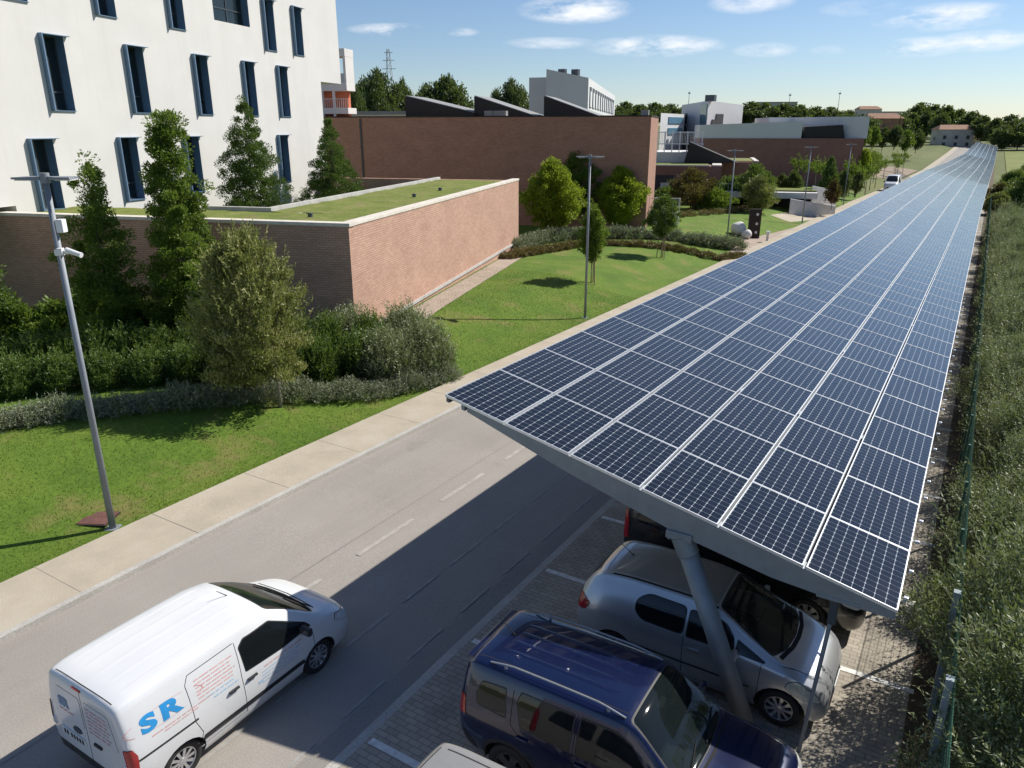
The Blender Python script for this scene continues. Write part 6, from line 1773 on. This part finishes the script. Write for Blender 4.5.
lamp(585, 318, 158.5, 'double-headed lamp post on the middle lawn beside the canopy edge, right of the yellow-green trees', arm=.60)
lamp(727, 240, 151.5, 'double-headed lamp post by the sculpture, first of the distant row', arm=.62)
lamp(802, 223, 148, 'double-headed lamp post by the garage entrance, second of the distant row', arm=.62)
lamp(843, 206, 145, 'double-headed lamp post right of the garage ramp, third of the distant row', arm=.62)
p = g(98, 519)
t = thing('cover_plate', 'rust-brown square cover plate set in the grass at the foot of the left lamp post', 'cover plate', (p.x, p.y, p.z + .02), .5)
obj('plate', box_bm(0, 0, 0, .62, .55, .03, bev=.006), Mt['rust_plate'], t)
obj('frame', box_bm(0, 0, -.01, .68, .61, .03), Mt['soil'], t)
# sculpture: dark pierced steel slab and white stone rounds
p = g(753, 238)
f = p.x * -sy_ + p.y * cy_; H = z_of(209, f) - p.z
t = thing('sculpture', 'dark rusty steel slab pierced with white holes standing on the grass', 'sculpture', p, YAW)
obj('slab', box_bm(0, 0, H / 2, .95, .22, H, bev=.01), Mt['corten'], t)
for z in (.2, .5, .82):
    bm = bmesh.new(); add_tube(bm, (.15, -.118, H * z), (.15, -.10, H * z), .11, .11, 16); obj('inlay', bm, Mt['stone_white'], t)
for (u, v, R, lab) in ((738, 233, .62, 'large white round stone beside the pierced steel slab'), (746, 236.5, .42, 'small white round stone between the large one and the steel slab')):
    p = g(u, v + 2); bm = bmesh.new(); bmesh.ops.create_icosphere(bm, subdivisions=3, radius=R)
    for v_ in bm.verts:
        v_.co.z = v_.co.z * .92 + R * .8; v_.co *= 1 + .03 * math.sin(v_.co.x * 7 + v_.co.y * 5)
    o = obj('stone', bm, Mt['stone_white'], smooth=True); o.location = p; tag(o, lab, 'stone')
p = g(767, 242)
t = thing('bollard_light', 'short white bollard light on the grass right of the sculpture', 'bollard', p)
bm = bmesh.new(); add_tube(bm, (0, 0, 0), (0, 0, .62), .10, .10, 14); obj('post', bm, Mt['concrete_light'], t)
bm = bmesh.new(); add_tube(bm, (0, 0, .62), (0, 0, .85), .16, .16, 14); obj('lamp_head', bm, Mt['white_plastic'], t)
# bicycles at the garage mouth
def bicycle(u, v, lab, rz):
    p = g(u, v); t = thing('bicycle', lab, 'bicycle', p, rz)
    for x in (-.52, .52):
        bm = bmesh.new(); m = Matrix.Translation((x, 0, .34)) @ Matrix.Rotation(math.pi / 2, 4, 'X')
        add_lathe(bm, [(.34, -.015), (.36, 0), (.34, .015), (.32, 0), (.34, -.015)], 20, m)
        for k in range(8): add_tube(bm, (x, 0, .34), (x + .33 * math.cos(k * .785), 0, .34 + .33 * math.sin(k * .785)), .004, .004, 4)
        obj('wheel', bm, Mt['rubber'], t)
    bm = bmesh.new()
    for a, b in (((-.52, 0, .34), (-.12, 0, .32)), ((-.52, 0, .34), (-.2, 0, .82)), ((-.12, 0, .32), (-.2, 0, .90)), ((-.12, 0, .32), (.36, 0, .82)), ((-.2, 0, .8), (.36, 0, .86)), ((.52, 0, .34), (.36, 0, .95))): add_tube(bm, a, b, .02, .02, 6)
    obj('frame', bm, Mt['print_dark_blue'], t)
    bm = bmesh.new(); add_box(bm, -.22, 0, .93, .26, .15, .06, bev=.02); obj('saddle', bm, Mt['gap_black'], t)
    bm = bmesh.new(); add_tube(bm, (.36, -.28, .98), (.36, .28, .98), .015, .015, 6); obj('handlebar', bm, Mt['gap_black'], t)
bicycle(799, 213, 'bicycle with a blue frame leaning by the garage mouth, left of two', YAW + 1.2)
bicycle(804, 214, 'bicycle beside the other at the garage mouth, nearer the lamp post', YAW + .7)
# lattice pylon on the skyline and small masts
def pylon(u, vt, vb_, F, wpx, label):
    q = pf(u, vt, F); b = pf(u, vb_, F); H = q.z - b.z + 12; w_ = wpx * F / 800
    t = thing('pylon', label, 'pylon', (q.x, q.y, b.z - 12), .4)
    bm = bmesh.new(); th = .10
    c = [(-1, -1), (1, -1), (1, 1), (-1, 1)]
    n = 10
    def pt(k, s): 
        z = H * k / n; r = w_ * .5 * (1 - .75 * k / n); return Vector((s[0] * r, s[1] * r, z))
    for s in c:
        for k in range(n): add_tube(bm, pt(k, s), pt(k + 1, s), th, th, 4, caps=False)
    for k in range(n):
        for i in range(4):
            add_tube(bm, pt(k, c[i]), pt(k + 1, c[(i + 1) % 4]), th * .6, th * .6, 4, caps=False)
    obj('lattice', bm, Mt['pylon_steel'], t)
    for z, l in ((.72, 1.3), (.84, 1.1), (.95, .8)):
        bm = bmesh.new(); add_tube(bm, (-w_ * l * .6, 0, H * z), (w_ * l * .6, 0, H * z), th * 1.2, th * 1.2, 4); obj('cross_arm', bm, Mt['pylon_steel'], t)
pylon(388, 49, 84, 300, 9, 'grey lattice power pylon on the skyline above the trees left of the black skylights')
for (u, vt, vb_, lab) in ((837, 91, 108, 'thin mast on the horizon above the right end of the long hall'), (788, 93, 106, 'thin mast on the horizon above the long hall'), (688, 91, 104, 'thin mast behind the glazed annex')):
    q = pf(u, vt, 330); b = pf(u, vb_ + 8, 330)
    t = thing('mast', lab, 'mast', b); bm = bmesh.new(); add_tube(bm, (0, 0, 0), (0, 0, q.z - b.z), .16, .07, 6); obj('pole', bm, Mt['pylon_steel'], t)
    bm = bmesh.new(); add_box(bm, 0, 0, (q.z - b.z) * .9, 1.0, .2, .5); obj('antenna', bm, Mt['pylon_steel'], t)
# building-plot fence and earth by the far road
p = pf(905, 166, 150)
t = thing('site_fence', 'grey site fence around the bare plot beside the far road', 'fence', (p.x, p.y, dip(p.y)), math.radians(100))
bm = bmesh.new()
for k in range(20): add_box(bm, -19 + k * 2, 0, .6, .06, .06, 1.3)
obj('post', bm, Mt['post_grey'], t); 
bm = bmesh.new()
for z in (.3, .7, 1.1): add_box(bm, 0, .03, z, 38, .03, .06)
obj('rail', bm, Mt['post_grey'], t)
